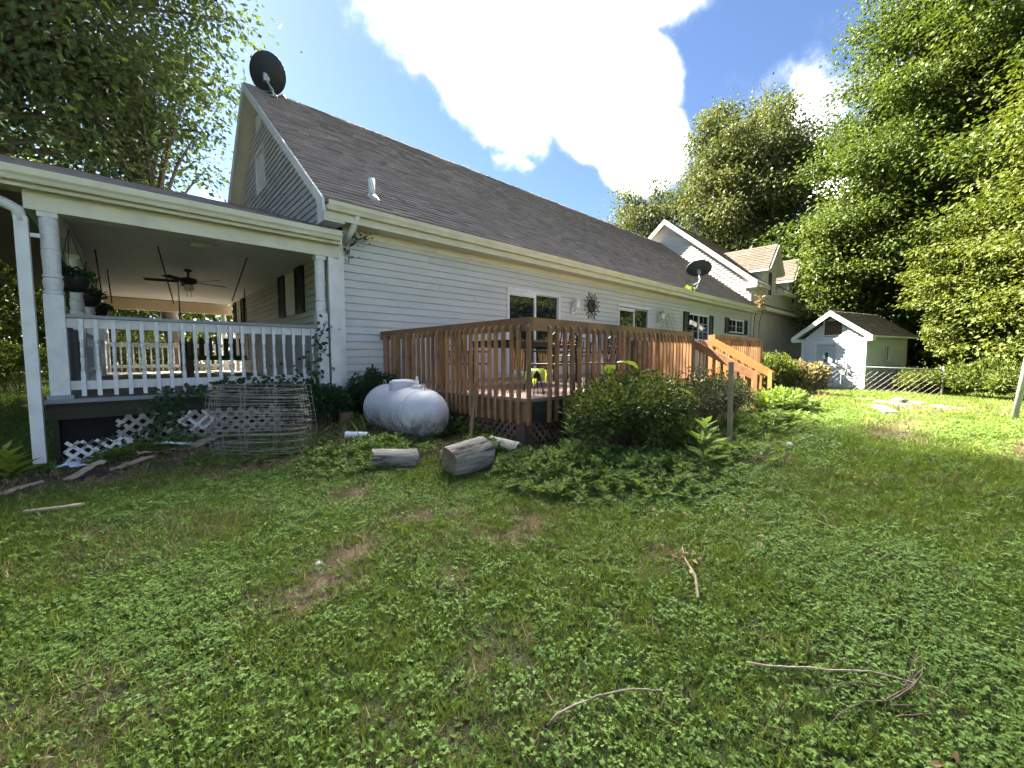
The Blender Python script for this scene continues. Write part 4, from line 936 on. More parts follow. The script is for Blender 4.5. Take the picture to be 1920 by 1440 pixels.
for xx in (-.2, .2):
    for yy in (-.5, .5): MB().box((xx - .03, yy - .03, -.40), (xx + .03, yy + .03, -.24)).build('leg', M['tank'], tk)
def log(c, az, R, L, label, tilt=0, flip=False):
    o = thing('log', label, 'log', (c[0], c[1], g1(c[0], c[1]) + R * .86), az)
    n = 30; k = 9; vs = []; ph = random.random() * 6
    for i in range(k):
        x = -L / 2 + L * i / (k - 1)
        for j in range(n):
            a = 2 * math.pi * j / n; rr = R * (1 + .025 * math.sin(2 * a + ph) + .02 * math.sin(5 * a + x * 3) + random.uniform(-.010, .010)) * (1 + .05 * x / L); vs.append((x + (.02 * math.sin(3 * a) if i in (0, k - 1) else 0), rr * math.cos(a), rr * math.sin(a)))
    fs = [(i * n + j, i * n + (j + 1) % n, (i + 1) * n + (j + 1) % n, (i + 1) * n + j) for i in range(k - 1) for j in range(n)]
    MB().add(vs, fs).build('bark', M['log_bark'], o, True)
    for e in (0, k - 1):
        ring = vs[e * n:(e + 1) * n]; cx = sum(v[0] for v in ring) / n; m2 = MB(); m2.add([(cx, 0, 0)] + [(v[0], v[1] * .985, v[2] * .985) for v in ring], [(0, 1 + j, 1 + (j + 1) % n) for j in range(n)]); m2.build('cut_end', M['log_end'], o)
    o.rotation_euler = (0, tilt, az); return o
log((1.84, 3.66), math.radians(-42), .098, .44, 'smaller grey-barked log lying left of the bigger log', .02)
log((2.24, 3.03), math.radians(-8), .155, .40, 'bigger cracked-bark log in front of the deck lattice', -.12)
def ribbed_pipe(c, az, R, L, m, label, tilt=0, lift=0):
    o = thing('corrugated_pipe', label, 'pipe', (c[0], c[1], g1(c[0], c[1]) + R * 1.15 + lift), az); o.rotation_euler = (0, tilt, az)
    p = []; n = 12
    for i in range(n * 2 + 1): p.append((R * (1 if i % 2 else .88), -L / 2 + L * i / (2 * n)))
    p += [(R * .80, L / 2), (R * .80, -L / 2), (R * .88, -L / 2)]
    MB().lathe(p, (0, 0, 0), 20, Matrix.Rotation(math.pi / 2, 3, 'Y')).build('pipe_wall', m, o, True)
ribbed_pipe((1.98, 5.0), math.radians(-40), .05, .27, M['plastic_white'], 'short white corrugated pipe lying in weeds left of the tank', .05, .02)
ribbed_pipe((2.78, 3.12), math.radians(-72), .062, .34, M['plastic_beige'], 'yellowed corrugated pipe stub lying behind the bigger log', .10, .045)
o = MB((2.78, 3.72, .46)).beam((2.74, 3.66, g1(2.74, 3.66) - .02), (3.02, 3.92, 1.16), .035, .075).build('plank', M['grey_wood']); tag(o, 'thin brown plank leaning against the deck slats', 'plank')
o.data.materials[0] = M['lattice_brown']
# roll of wire fencing standing on its edge
W_o = (.98, 5.18, g1(.98, 5.18)); wr = thing('wire_fence_roll', 'flattened roll of pale wire fencing standing against the porch skirt', 'wire roll', W_o, math.radians(-42.8))
def roll_pt(u, z):
    a = u * 2 * math.pi; f = 1 + .10 * math.sin(u * 1.7); bl = 1 + .10 * math.sin(z * 3.4); ex = (.58 - .035 * u) * bl; ey = (.20 - .03 * u) * bl
    c, s = math.cos(a), math.sin(a); k = 1 / max(abs(c), abs(s)) ** .35
    return (ex * c * k * .93 + .02 * math.sin(z * 7 + u * 5), ey * s * k * f + .035 * math.sin(z * 3.1 + u * 4) * (1 if s > 0 else .6), z + .02 * math.sin(u * 5 + z * 9))
turns = 2.6
for i in range(13):
    z = .02 + i * .063; MB().tube([roll_pt(u, z + .012 * math.sin(i * 2.1)) for u in np.linspace(0.02, turns, 66)], .0024, 4, False).build('line_wire', M['wire'], wr)
for i in range(26):
    u = .03 + i * turns / 26; MB().tube([roll_pt(u, z) for z in np.linspace(0, .79, 6)], .0022, 4, False).build('stay_wire', M['wire'], wr)
# wet cardboard, paper, boards and sticks on the grass
def sheet(x, y, az, L, W, m, label, cat, curl=.06, name='cardboard', z=.02):
    n = 9; k = 5; vs = []; ph = random.random() * 6; ca, sa = math.cos(az), math.sin(az)
    for i in range(n):
        for j in range(k):
            u = (i / (n - 1) - .5) * L; v = (j / (k - 1) - .5) * W * (1 - .25 * math.sin(i * 1.3 + ph) ** 2); xx = x + ca * u - sa * v; yy = y + sa * u + ca * v
            vs.append((xx, yy, g1(xx, yy) + z + curl * (.5 + .5 * math.sin(u * 9 + ph + v * 4)) + .02 * random.random()))
    top = [(i * k + j, (i + 1) * k + j, (i + 1) * k + j + 1, i * k + j + 1) for i in range(n - 1) for j in range(k - 1)]
    q = len(vs); vs2 = [(a, b, c - .006) for a, b, c in vs]
    mb = MB((x, y, g1(x, y))); mb.add(vs + vs2, top + [tuple(t + q for t in f[::-1]) for f in top]); o = mb.build(name, m); tag(o, label, cat, 'scraps below the porch'); return o
sheet(.28, 6.18, -.3, .34, .14, M['bluewhite'], 'pale blue-grey scrap lying on the cardboard by the porch lattice', 'scrap', .05, 'paper_scrap', .07)
sheet(.46, 6.10, -.2, .42, .26, M['cardboard'], 'widest torn brown cardboard under the porch lattice', 'cardboard', .07, z=.03)
sheet(.12, 5.95, .2, .30, .17, M['cardboard'], 'curled brown cardboard strip in front of the wide piece', 'cardboard', .09)
sheet(-.08, 5.80, .1, .34, .12, M['cardboard'], 'long narrow cardboard strip toward the lawn', 'cardboard', .05)
sheet(-.42, 5.75, .45, .30, .10, M['cardboard'], 'thin upturned cardboard strip near the paper wad', 'cardboard', .10)
sheet(-.52, 5.95, -.6, .20, .16, M['bluewhite'], 'crumpled white paper wad left of the cardboard', 'paper', .10, 'paper_scrap')
sheet(-.80, 5.55, .4, .26, .09, M['cardboard'], 'small cardboard piece beside the downspout foot', 'cardboard', .04)
def stick(pts, rad, m, label, name='stick', cat='stick'):
    p3 = [(x + .006 * math.sin(9 * y), y, g1(x, y) + dz - .014 + .008 * math.sin(31 * x)) for x, y, dz in pts]; p3 = [tuple(Vector(p3[i]).lerp(Vector(p3[i + 1]), f) + Vector((random.uniform(-.006, .006), random.uniform(-.006, .006), random.uniform(-.006, .006)))) for i in range(len(p3) - 1) for f in (0, .33, .66)] + [p3[-1]]; n = len(p3)
    rs = [rad * .48 * (1 - .5 * i / (n - 1)) for i in range(n)]
    return tag(MB(p3[0]).tube([p3[i] for i in range(n)], rs, 6).build(name, m, None, True), label, cat)
mbw = MB((-.52, 4.62, .3)); gg = lambda x, y, d=.035: (x, y, g1(x, y) + d)
mbw.beam(gg(-.68, 4.72), gg(-.45, 4.58, .05), .035, .016); mbw.beam(gg(-.46, 4.585, .05), gg(-.36, 4.52, .06), .055, .016); tag(mbw.build('wood_strip', M['stick']), 'pale split wood strip lying on the grass below the porch', 'wood strip')
stick([(.92, .83, .035), (1.02, .80, .05), (1.15, .75, .055), (1.25, .66, .05), (1.29, .62, .045)], .008, M['stick'], 'bare curved pale stick in the near lawn')
stick([(3.22, .62, .05), (3.17, .48, .055), (3.08, .33, .045)], .009, M['stick'], 'straight pale stick on the lawn right of the weeds')
stick([(1.62, .46, .05), (1.75, .30, .06), (1.86, .14, .06), (1.98, -.03, .05)], .009, M['stick'], 'long thin stick lying above the brown brush')
b_o = (1.78, .16, g1(1.78, .16)); br = thing('dead_branch', 'dead twiggy brown branch on the grass in the lower right', 'branch', b_o)
for k in range(10):
    a = random.uniform(-1.1, -.3) + (math.pi if k % 4 == 0 else 0); L = random.uniform(.12, .36); s = (1.80 + random.uniform(-.12, .1), .12 + random.uniform(-.10, .1))
    q = [(s[0] + math.cos(a + .3 * t) * L * t, s[1] + math.sin(a + .3 * t) * L * t) for t in (0, .35, .7, 1)]
    MB(b_o).tube([(x, y, g1(x, y) + .015 + .03 * random.random()) for x, y in q], [.003, .0024, .0018, .0012], 5).build('twig', M['twig'], br)
d_o = (2.10, .92, g1(2.1, .92)); db = thing('dead_sprig', 'withered sprig with curled tan leaves on the lawn', 'sprig', d_o)
MB(d_o).tube([gg(1.86, .74, .03), gg(1.97, .80, .06), gg(2.08, .90, .06), gg(2.22, .98, .05)], [.006, .006, .005, .003], 6).build('stem', M['stick'], db)
n = 26; P_ = np.array([gg(2.08 + random.gauss(.02, .06), .93 + random.gauss(0, .05), .05 + random.random() * .04) for _ in range(n)])
leaf_obj('dead_leaves', [leaf_arrays(P_, rdir(n), rdir(n), rng.uniform(.02, .045, n), rng.uniform(.012, .022, n), rng.random(n), .4)], M['leaf_dead'], db, d_o)
def litter(x, y, n, sp, label, i):
    o = (x, y, g1(x, y)); P_ = np.array([gg(x + random.gauss(0, sp), y + random.gauss(0, sp), .045 + random.random() * .03) for _ in range(n)]); d = rdir(n); d[:, 2] *= .3
    tag(leaf_obj('dead_leaf_litter', [leaf_arrays(P_, d, rdir(n) * .4 + [0, 0, 1], rng.uniform(.03, .06, n), rng.uniform(.018, .03, n), rng.random(n), .35)], M['leaf_dead'], None, o), label, 'leaves', 'curled dead leaves on the lawn')
litter(4.02, .46, 9, .12, 'row of curled tan leaves on the lawn right of the stake', 0); litter(2.62, .62, 4, .05, 'few tan leaves beside the straight stick', 1); litter(2.55, 1.25, 5, .05, 'pale curled leaves at the edge of the weed bed', 2); litter(3.05, .9, 3, .05, 'two brown leaves between weed bed and straight stick', 3); litter(1.62, -.05, 4, .05, 'tan leaves right of the dead branch', 4)
def stone(x, y, r, m, label, name='stone'):
    o = (x, y, g1(x, y) + r * .35); n = 10; k = 6; vs = [(0, 0, r * .6)]; mb = MB()
    ph = random.random() * 9
    prof = []
    for i in range(1, k):
        t = math.pi * i / k
        for j in range(n): a = 2 * math.pi * j / n; q = r * (1 + .18 * math.sin(2 * a + ph) + .12 * math.sin(3 * a + t * 2 + ph)); vs.append((q * math.sin(t) * math.cos(a), q * math.sin(t) * math.sin(a), .6 * r * math.cos(t)))
    vs.append((0, 0, -r * .6)); fs = [(0, 1 + j, 1 + (j + 1) % n) for j in range(n)]
    for i in range(k - 2): b = 1 + i * n; fs += [(b + j, b + n + j, b + n + (j + 1) % n, b + (j + 1) % n) for j in range(n)]
    L = len(vs) - 1; b = 1 + (k - 2) * n; fs += [(L, b + (j + 1) % n, b + j) for j in range(n)]
    mb.add(vs, fs); ob = mb.build(name, m, None, True); ob.location = o; tag(ob, label, 'stone'); return ob
stone(6.49, 1.56, .10, M['stone'], 'flat pale stone in the grass below the deck steps'); stone(10.59, .62, .15, M['bark_grey'], 'grey lump among the boards on the sunlit lawn', 'stump_lump')
stone(3.0, 2.45, .07, M['stone'], 'pale round stone in the weeds beside the deck corner'); stone(3.32, 2.2, .06, M['stone'], 'white stone in the weeds under the dark bush'); stone(4.85, 1.28, .05, M['stone'], 'left one of two pale stones beyond the stake'); stone(5.05, 1.12, .05, M['stone'], 'right one of two pale stones beyond the stake'); stone(.70, 2.36, .022, M['stone'], 'tiny pale stone in the near bare soil patch')
for i, (a, b, w, h, m, lab) in enumerate((((8.9, .78), (8.1, .55), .16, .05, 'grey_wood', 'weathered board at the shadow edge on the lawn'), ((10.2, .90), (9.7, .45), .10, .05, 'plastic_white', 'white strip lying before the grey lump'), ((11.1, .55), (10.8, .30), .12, .05, 'plastic_white', 'short white board right of the grey lump'), ((10.7, .15), (10.0, -.15), .12, .04, 'plastic_white', 'long white board on the sunlit lawn'), ((11.2, 1.3), (10.6, 1.0), .09, .04, 'plastic_white', 'pale strip left of the grey lump'))):
    tag(MB((*a, g1(*a))).beam(gg(*a, .05), gg(*b, .05), w, h).build('board', M[m]), lab, 'board', 'boards left on the far lawn')
o = MB((4.41, 1.49, g1(4.41, 1.49))); z0 = g1(4.41, 1.49); o.beam((4.41, 1.49, z0 - .1), (4.40, 1.50, z0 + .93), .038, .038, (1, 0, 0)); tag(o.build('garden_stake', M['stake_wood']), 'single weathered wooden stake standing beside the scraggly bush', 'stake')
brk = MB((2.22, 5.95, g1(2.2, 5.95))).box((2.12, 5.90, g1(2.2, 5.95)), (2.30, 5.99, g1(2.2, 5.95) + .22)); tag(brk.build('brick_stub', M['brown_board']), 'short tan block at the foot of the house corner', 'block')
# ------------------------------------------------------------------ shed
M['shed_door'] = plain('shaded_white_door', (.36, .40, .43), .5, .3, var=.1)  # white door toned grey-blue, the shade over it put into the colour
S_o = (22.5, 2.42, 0.0); sh = thing('garden_shed', 'small pale-sided gable shed with a white door and dark loft opening', 'shed', S_o, math.radians(-16))
sy0, sy1, sb, se = 2.42, 4.88, -.15, 2.26; sap = 3.42; SX, SX2 = 22.5, 26.2; sm_ = (sy0 + sy1) / 2
def shu(z): return sy0 if z < se else sy0 + (z - se) * (sm_ - sy0) / (sap - .1 - se)
LO = (3.32, 4.0, 2.45, 3.12); SD = (3.44, 4.36, -.1, 2.10)
siding(sh, S_o, 'y', SX, sb, sap - .15, lambda z: (shu(z) + .03, 2 * sm_ - shu(z) - .03), [LO, SD], M['siding_shed'], e=.14, phase=.0, pr=.03)
siding(sh, S_o, 'x', sy0, sb, se + .08, lambda z: (SX + .02, SX2), [(24.0, 24.5, 1.25, 1.95)], M['siding_shed'], joined='side_siding', e=.14, phase=0, pr=.03)
mb = MB(S_o); mb.add([(SX + .006, sy0 + .01, sb), (SX + .006, sy1 - .01, sb), (SX + .006, sy1 - .01, se), (SX + .006, sm_, sap - .1), (SX + .006, sy0 + .01, se)], [(0, 1, 2, 3, 4)]); mb.box((SX + .03, sy0 + .012, sb), (SX2, sy1 - .01, se)); mb.build('sheathing', M['interior'], sh)
for y in (sy0, sy1): MB(S_o).box((SX - .05, y - (.02 if y == sy0 else .09), sb), (SX + .02, y + (.09 if y == sy0 else .02), se + .02)).build('corner_board', M['white'], sh)
for s in (1, -1):
    Yf = lambda y: y if s > 0 else 2 * sm_ - y
    sl = (sap + .08 - 2.36) / (sm_ - (sy0 - .33)); e0 = (Yf(sy0 - .33), 2.36); tp = (Yf(sm_), sap + .08)
    shingles('roof_shingles', None, sh, S_o, 'x', SX - .33, SX2 + .2, e0, tp, e=.15, tw=.35, m=M['shingle_tan'])
    mb = MB(S_o); mb.add([(SX - .32, e0[0], e0[1] - .005), (SX2 + .2, e0[0], e0[1] - .005), (SX2 + .2, tp[0], tp[1] - .005), (SX - .32, tp[0], tp[1] - .005), (SX - .32, e0[0], e0[1] - .07), (SX2 + .2, e0[0], e0[1] - .07), (SX2 + .2, tp[0], tp[1] - .07), (SX - .32, tp[0], tp[1] - .07)], [(0, 1, 2, 3), (4, 7, 6, 5), (0, 4, 5, 1)]); mb.build('roof_deck', M['white'], sh)
    mb = MB(S_o); t = .22; X0 = SX - .36
    mb.add([(X0, e0[0], e0[1] - t), (X0, e0[0], e0[1]), (X0, tp[0], tp[1]), (X0, tp[0], tp[1] - t), (X0 + .035, e0[0], e0[1] - t), (X0 + .035, e0[0], e0[1]), (X0 + .035, tp[0], tp[1]), (X0 + .035, tp[0], tp[1] - t)], [(0, 1, 2, 3), (7, 6, 5, 4), (0, 3, 7, 4), (1, 5, 6, 2), (0, 4, 5, 1), (3, 2, 6, 7)]); mb.build('rake_board', M['white'], sh)
    MB(S_o).box((SX - .32, Yf(sy0 - .30), 2.14), (SX - .003, Yf(sy0 - .022), 2.30)).build('eave_return', M['white'], sh)
dr = MB(S_o).box((SX - .01, SD[0] + .07, SD[2]), (SX + .03, SD[1] - .07, SD[3] - .07)).build('door', M['shed_door'], sh)
MB(S_o).box((SX - .05, SD[0], SD[2]), (SX + .01, SD[0] + .07, SD[3])).box((SX - .05, SD[1] - .07, SD[2]), (SX + .01, SD[1], SD[3])).box((SX - .048, SD[0] + .07, SD[3] - .07), (SX + .01, SD[1] - .07, SD[3])).build('door_frame', M['white'], dr)
MB(S_o).box((SX - .018, 3.81, 1.26), (SX - .011, 3.95, 1.67)).build('door_window', M['glass'], dr)
MB(S_o).tube([(SX - .014, 3.6 + .3 * (1 - math.cos(t)), 1.80 + .10 * math.sin(t)) for t in np.linspace(0, math.pi, 9)], .012, 5).build('panel_moulding', M['white'], dr)
for a, b in ((.1, .5), (.65, 1.15)):
    for y in (3.6, 4.02): MB(S_o).box((SX - .015, y, a), (SX - .0105, y + .18, b)).build('panel_moulding', M['white'], dr)
MB(S_o).tube([(SX - .05, 4.24, .95), (SX - .01, 4.24, .95)], .02, 8).build('handle', M['dark_metal'], dr)
lo = MB(S_o).box((SX - .004, LO[0], LO[2]), (SX + .03, LO[1], LO[3])).build('loft_hatch', M['plywood'], sh)
MB(S_o).box((SX - .03, LO[0] - .05, LO[2] - .05), (SX + .0, LO[0], LO[3])).box((SX - .03, LO[1], LO[2] - .05), (SX + .0, LO[1] + .05, LO[3])).box((SX - .03, LO[0], LO[2] - .05), (SX, LO[1], LO[2])).build('hatch_frame', M['white'], lo)
window((24.0, 24.5, 1.25, 1.95), 'x', sy0, sh, S_o, .05, (.5,))
# ------------------------------------------------------------------ chain link fence and gate
def cl_panel(p, q, ztop, name, parent, org, step=.2):
    mb = MB(org); p = Vector((p[0], p[1], 0)); q = Vector((q[0], q[1], 0)); L = (q - p).length; d = (q - p) / L; H = ztop
    for s in (1, -1):
        k = -H
        while k < L:
            a0, a1 = max(k, 0), min(k + H, L); f = lambda a: (a - k) if s > 0 else H - (a - k)
            if a1 - a0 > .03:
                P0 = p + d * a0; P1 = p + d * a1; mb.tube([(P0.x, P0.y, g1(P0.x, P0.y) + f(a0)), (P1.x, P1.y, g1(P1.x, P1.y) + f(a1))], .0024, 3, False)
            k += step
    o = mb.build(name, M['wire'], parent); o['kind'] = 'stuff'; return o
F_o = (20.0, 3.0, g1(20, 3)); fe = thing('chain_link_fence', 'low galvanised chain link fence in front of the shed', 'fence', F_o)
fp = [(19.2, 5.6), (19.6, 3.85), (20.2, 2.80), (21.3, .15)]; FH = 1.0
for i, (x, y) in enumerate(fp):
    lean = .08 if i == 2 else 0
    MB(F_o).tube([(x, y, g1(x, y) - .1), (x + lean * .3, y - lean, g1(x, y) + FH + .05)], .034, 10).build('post', M['metal_grey'], fe, True)
    MB(F_o).lathe([(.04, 0), (.04, .03), (.0, .07)], (x + lean * .3, y - lean, g1(x, y) + FH + .05), 10).build('post_cap', M['metal_grey'], fe, True)
for i in (0, 2):
    a, b = fp[i], fp[i + 1]; MB(F_o).tube([(*a, g1(*a) + FH), (*b, g1(*b) + FH)], .024, 8).build('top_rail', M['metal_grey'], fe, True); cl_panel(a, b, FH - .02, 'chain_mesh', fe, F_o)
a, b = fp[1], fp[2]; G_o = (a[0], a[1], g1(*a)); gt = thing('chain_link_gate', 'galvanised tube-framed gate in front of the shed door', 'gate', G_o)
a2 = (a[0] + .04, a[1] - .07); b2 = (b[0] - .04, b[1] + .07)
MB(G_o).tube([(*a2, g1(*a2) + .06), (*a2, g1(*a2) + FH), (*b2, g1(*b2) + FH), (*b2, g1(*b2) + .06), (*a2, g1(*a2) + .06)], .022, 8).build('gate_frame', M['metal_grey'], gt)
cl_panel(a2, b2, FH - .03, 'chain_mesh', gt, G_o)
# swing set legs at the edge of the picture
w_o = (8.75, -.64, g1(8.7, -.64)); ss = thing('swing_set', 'pale metal A-frame swing set leg at the right edge of the lawn', 'swing set', w_o)
apx = (8.86, -.80, 2.6)
for (x, y) in ((8.72, -.62), (9.12, -.66)): MB(w_o).tube([(x, y, g1(x, y) - .03), apx], .03, 10).build('leg', M['metal_grey'], ss, True)
for (x, y) in ((8.9, -4.2), (9.4, -4.2)): MB(w_o).tube([(x, y, g1(x, y) - .05), (9.1, -4.2, 2.6)], .03, 10).build('leg', M['metal_grey'], ss, True)
MB(w_o).tube([apx, (9.1, -4.2, 2.6)], .032, 10).build('top_bar', M['metal_grey'], ss, True)
MB(w_o).tube([(8.76, -.66, 1.06), (9.04, -.69, 1.06)], .022, 8).build('cross_bar', M['metal_grey'], ss, True)
# ------------------------------------------------------------------ trees
def tree(name, label, base, H, crown, nclust, per, leaf, m, tr=.3, bark='bark', flat=.6, seed=1, group=None, limbs=.35, crad=(.8, 1.5), shell=2.2, rough=.28, split=.35):
    """crown = (cx, cy, cz, rx, ry, rz)"""
    global rng
    rs = np.random.default_rng(seed); x, y = base; z0 = g1(x, y); cx, cy, cz, rx, ry, rz = crown
    o = thing(name, label, 'tree', (x, y, z0), group=group); org = (x, y, z0)
    d = unit(rs.normal(size=(nclust, 3))); ph = rs.random(6) * 6.28
    az = np.arctan2(d[:, 1], d[:, 0]); el = np.arcsin(d[:, 2])
    lump = 1 + rough * (np.sin(2 * az + ph[0]) * .35 + np.sin(3 * az + 2 * el + ph[1]) * .4 + np.sin(5 * el + az + ph[2]) * .35 + rs.normal(size=nclust) * .25)
    lump = np.clip(lump, .7, 1.12)
    rad = rs.random(nclust) ** (1 / shell) * lump
    C = np.array([cx, cy, cz]) + d * rad[:, None] * [rx, ry, rz]
    C = C[C[:, 2] > z0 + .5]; nc = len(C)
    cr = rs.uniform(*crad, nc); n = int(per); tot = nc * n
    off = rs.normal(size=(nc, n, 3)) * .48; off[..., 2] *= flat
    P_ = (C[:, None, :] + off * cr[:, None, None]).reshape(-1, 3)
    out = unit(off.reshape(-1, 3) + rs.normal(size=(tot, 3)) * .5); out[:, 2] -= .35
    nm = np.tile([0, 0, 1.0], (tot, 1)) + rs.normal(size=(tot, 3)) * .55
    L = leaf * rs.uniform(.7, 1.25, tot); W = L * rs.uniform(.5, .75, tot)
    hv = np.clip(.5 + .18 * rs.normal(size=(nc, 1)) + .22 * rs.normal(size=(nc, n)), 0, 1).ravel()
    ok = P_[:, 2] > gz(P_[:, 0], P_[:, 1]) + .15
    hin = (P_[:, 0] > 1.9) & (P_[:, 0] < 34) & (P_[:, 1] > 6.3) & (P_[:, 1] < 16.5) & (P_[:, 2] < 8.3)
    shd = (P_[:, 0] > 22) & (P_[:, 0] < 27.6) & (P_[:, 1] > .9) & (P_[:, 1] < 5.2) & (P_[:, 2] < 3.7)
    por = (P_[:, 0] > -2.1) & (P_[:, 0] < 2.5) & (P_[:, 1] > 6.2) & (P_[:, 1] < 17) & (P_[:, 2] < 5.4)
    ok &= ~(hin | shd | por)
    V, Fc, A = leaf_arrays(P_[ok], out[ok], nm[ok], L[ok], W[ok], hv[ok])
    leaf_obj('crown', [(V, Fc, A)], m, o, org)
    tb = MB(org); top = Vector((cx, cy, cz + rz * .45)); b0 = Vector((x, y, z0 - .15)); pts_ = []; rr = []
    for i in range(9):
        t = i / 8; p = b0.lerp(top, t) + Vector((math.sin(t * 5 + seed) * .25 * t, math.cos(t * 4 + seed) * .25 * t, 0)); pts_.append(p); rr.append(tr * (1.35 if i == 0 else 1) * (1 - .86 * t))
    tb.tube(pts_, rr, 10); tb.build('trunk', M[bark], o, True)
    lb = MB(org)
    idx = rs.choice(nc, max(4, int(nc * limbs)), replace=False)
    for q in idx:
        c = Vector(C[q]); t = min(.95, max(.18, (c.z - z0) / max(1, (top.z - z0)) * .62)); k = min(7, int(t * 8)); s = pts_[k].lerp(pts_[k + 1], t * 8 - k); r0 = tr * (1 - .86 * t) * .42
        mid = s.lerp(c, .5) + Vector((0, 0, .12 * (c - s).length))
        lb.tube([s, s.lerp(mid, .55), mid, mid.lerp(c, .6) + Vector((0, 0, .05)), c], [r0, r0 * .8, r0 * .6, r0 * .38, .012], 5, False)
    if lb.v: lb.build('limbs', M[bark], o, True)
    return o
tree('shade_tree', 'tall dark shade tree behind the covered porch', (-4.6, 17.5), 22, (-4.1, 16.8, 12.2, 6.2, 6.0, 7.8), 470, 230, .175, M['leaf_dark'], .42, seed=3, crad=(1.0, 1.9), shell=1.9, flat=.7)
tree('shade_tree', 'taller shade tree rising behind the first one, crown above the picture', (-4.6, 23.2), 27, (-4.6, 23.2, 20.4, 5.2, 5.2, 5.4), 520, 190, .21, M['leaf_dark'], .40, seed=4, crad=(.7, 1.2), shell=3.0, flat=.8, limbs=.2)
tree('shade_tree', 'lower spreading tree left of the porch beyond the corner post', (-8.5, 11.5), 14, (-7.5, 12.0, 7.6, 4.6, 4.6, 5.2), 140, 200, .17, M['leaf_dark'], .26, seed=5, crad=(.8, 1.6))
tree('woodland_tree', 'sunlit broadleaf tree seen under the porch roof', (-1.0, 27), 12, (-1.0, 27, 5.4, 4.6, 3.6, 4.6), 130, 170, .2, M['leaf_maple'], .22, seed=8, crad=(.8, 1.6))
tree('woodland_tree', 'broadleaf tree behind the porch at the left picture edge', (-5.5, 24), 15, (-5.5, 24, 7.0, 5.0, 4.0, 6.5), 170, 170, .2, M['leaf_maple'], .25, seed=9, crad=(.8, 1.6))
tree('woodland_tree', 'dark-trunked tree standing just behind the rear porch railing', (1.2, 18.8), 16, (.2, 19.6, 11.0, 2.8, 2.8, 3.4), 80, 150, .18, M['leaf_dark'], .30, seed=10, crad=(.8, 1.5))
# right side, from the house wing round to the picture edge
tree('oak_tree', 'rounded oak standing alone behind the dormered wing', (41.5, 13.5), 29, (42, 13.3, 16.8, 7.0, 6.4, 7.6), 300, 320, .28, M['leaf_oak'], .5, seed=12, crad=(1.0, 1.9), shell=2.3, rough=.36, limbs=.5)
tree('far_tree', 'pale small tree peeking over the roof ridge left of the oak', (41, 24), 20, (41, 23.5, 13.0, 4.4, 4.0, 7.0), 100, 240, .28, M['leaf_oak'], .3, seed=14, crad=(1.0, 1.9))
tree('far_tree', 'lower bushy tree between the wing gable and the oak', (46, 19.5), 15, (46, 19.5, 10.5, 6.0, 4, 5.5), 100, 200, .36, M['leaf_maple'], .3, seed=15, crad=(1.2, 2.2))
tree('maple_tree', 'tall maple rising behind the garden shed', (31.0, 1.8), 21, (30.6, 1.6, 11.4, 4.3, 4.0, 9.2), 270, 460, .185, M['leaf_maple'], .42, seed=21, crad=(1.0, 1.8), shell=2.2, flat=.36)
tree('maple_tree', 'tallest maple filling the upper right of the picture', (28.0, -4.2), 27, (27.4, -3.6, 15.4, 6.4, 5.8, 12.2), 360, 500, .175, M['leaf_maple'], .48, seed=23, crad=(1.1, 1.9), shell=2.2, flat=.34)
tree('maple_tree', 'yellow-green maple with low layered boughs at the right picture edge', (22.2, -4.6), 14, (21.6, -4.2, 6.6, 4.8, 3.9, 5.9), 210, 430, .145, M['leaf_yellow'], .28, seed=25, crad=(.9, 1.5), shell=2.3, flat=.28)
tree('understory_tree', 'low-boughed young maple right of the shed', (27.4, -1.0), 9, (26.6, -.9, 4.2, 2.9, 2.2, 3.7), 130, 360, .14, M['leaf_yellow'], .16, seed=27, crad=(.7, 1.2), flat=.28)
tree('understory_tree', 'dark leafy young tree between the wing and the shed', (29.5, 5.2), 11, (29.2, 4.9, 6.4, 2.2, 1.6, 3.6), 90, 190, .2, M['leaf_maple'], .15, seed=29, crad=(.6, 1.2), flat=.5)
tree('maple_tree', 'maple crown behind the wing between oak and shed', (38.5, 7.5), 13, (38, 7.0, 7.5, 5.2, 4.4, 4.2), 130, 210, .32, M['leaf_maple'], .38, seed=31, crad=(1.0, 2.0), flat=.5)
# far woodland closing the horizon
def woods(label, pts, n, size, seed, m):
    rs = np.random.default_rng(seed); P_ = []; 
    for (x, y, r, h) in pts:
        k = n; th = rs.random(k) * 6.28; q = np.sqrt(rs.random(k)) * r; zz = rs.random(k) ** .8 * h * (1 - .45 * (q / r) ** 2)
        P_.append(np.stack([x + q * np.cos(th), y + q * np.sin(th), gz(x, y) + zz], 1))
    P_ = np.concatenate(P_); t = len(P_); d = rs.normal(size=(t, 3)); d[:, 2] -= .4
    o = leaf_obj('far_woods', [leaf_arrays(P_, d, np.tile([0, 0, 1.], (t, 1)) + rs.normal(size=(t, 3)) * .6, size * rs.uniform(.7, 1.3, t), size * .6 * rs.uniform(.7, 1.3, t), rs.random(t))], m, None, (pts[0][0], pts[0][1], 0))
    tag(o, label, 'woods', kind='stuff')
rr_ = random.Random(4)
woods('mass of woodland foliage behind the porch', [(-16 + i * 4.2 + rr_.uniform(-1, 1), 34 + rr_.uniform(-3, 3) - abs(i - 3) * .5, 4.5, rr_.uniform(8, 12)) for i in range(8)] + [(-13, 20, 4, 9), (-15, 14, 4, 9), (-13, 27, 4, 10)], 3600, .42, 41, M['leaf_maple'])
woods('mass of dark woodland behind the shed and maples', [(33, -1, 4, 9), (36, 3, 4, 10), (34, -7, 5, 12), (29, -9, 5, 13), (25, -9, 4, 11), (22, -8.5, 4, 9), (40, -3, 5, 12), (19.5, -8, 3.5, 8)], 5200, .36, 43, M['leaf_dark'])
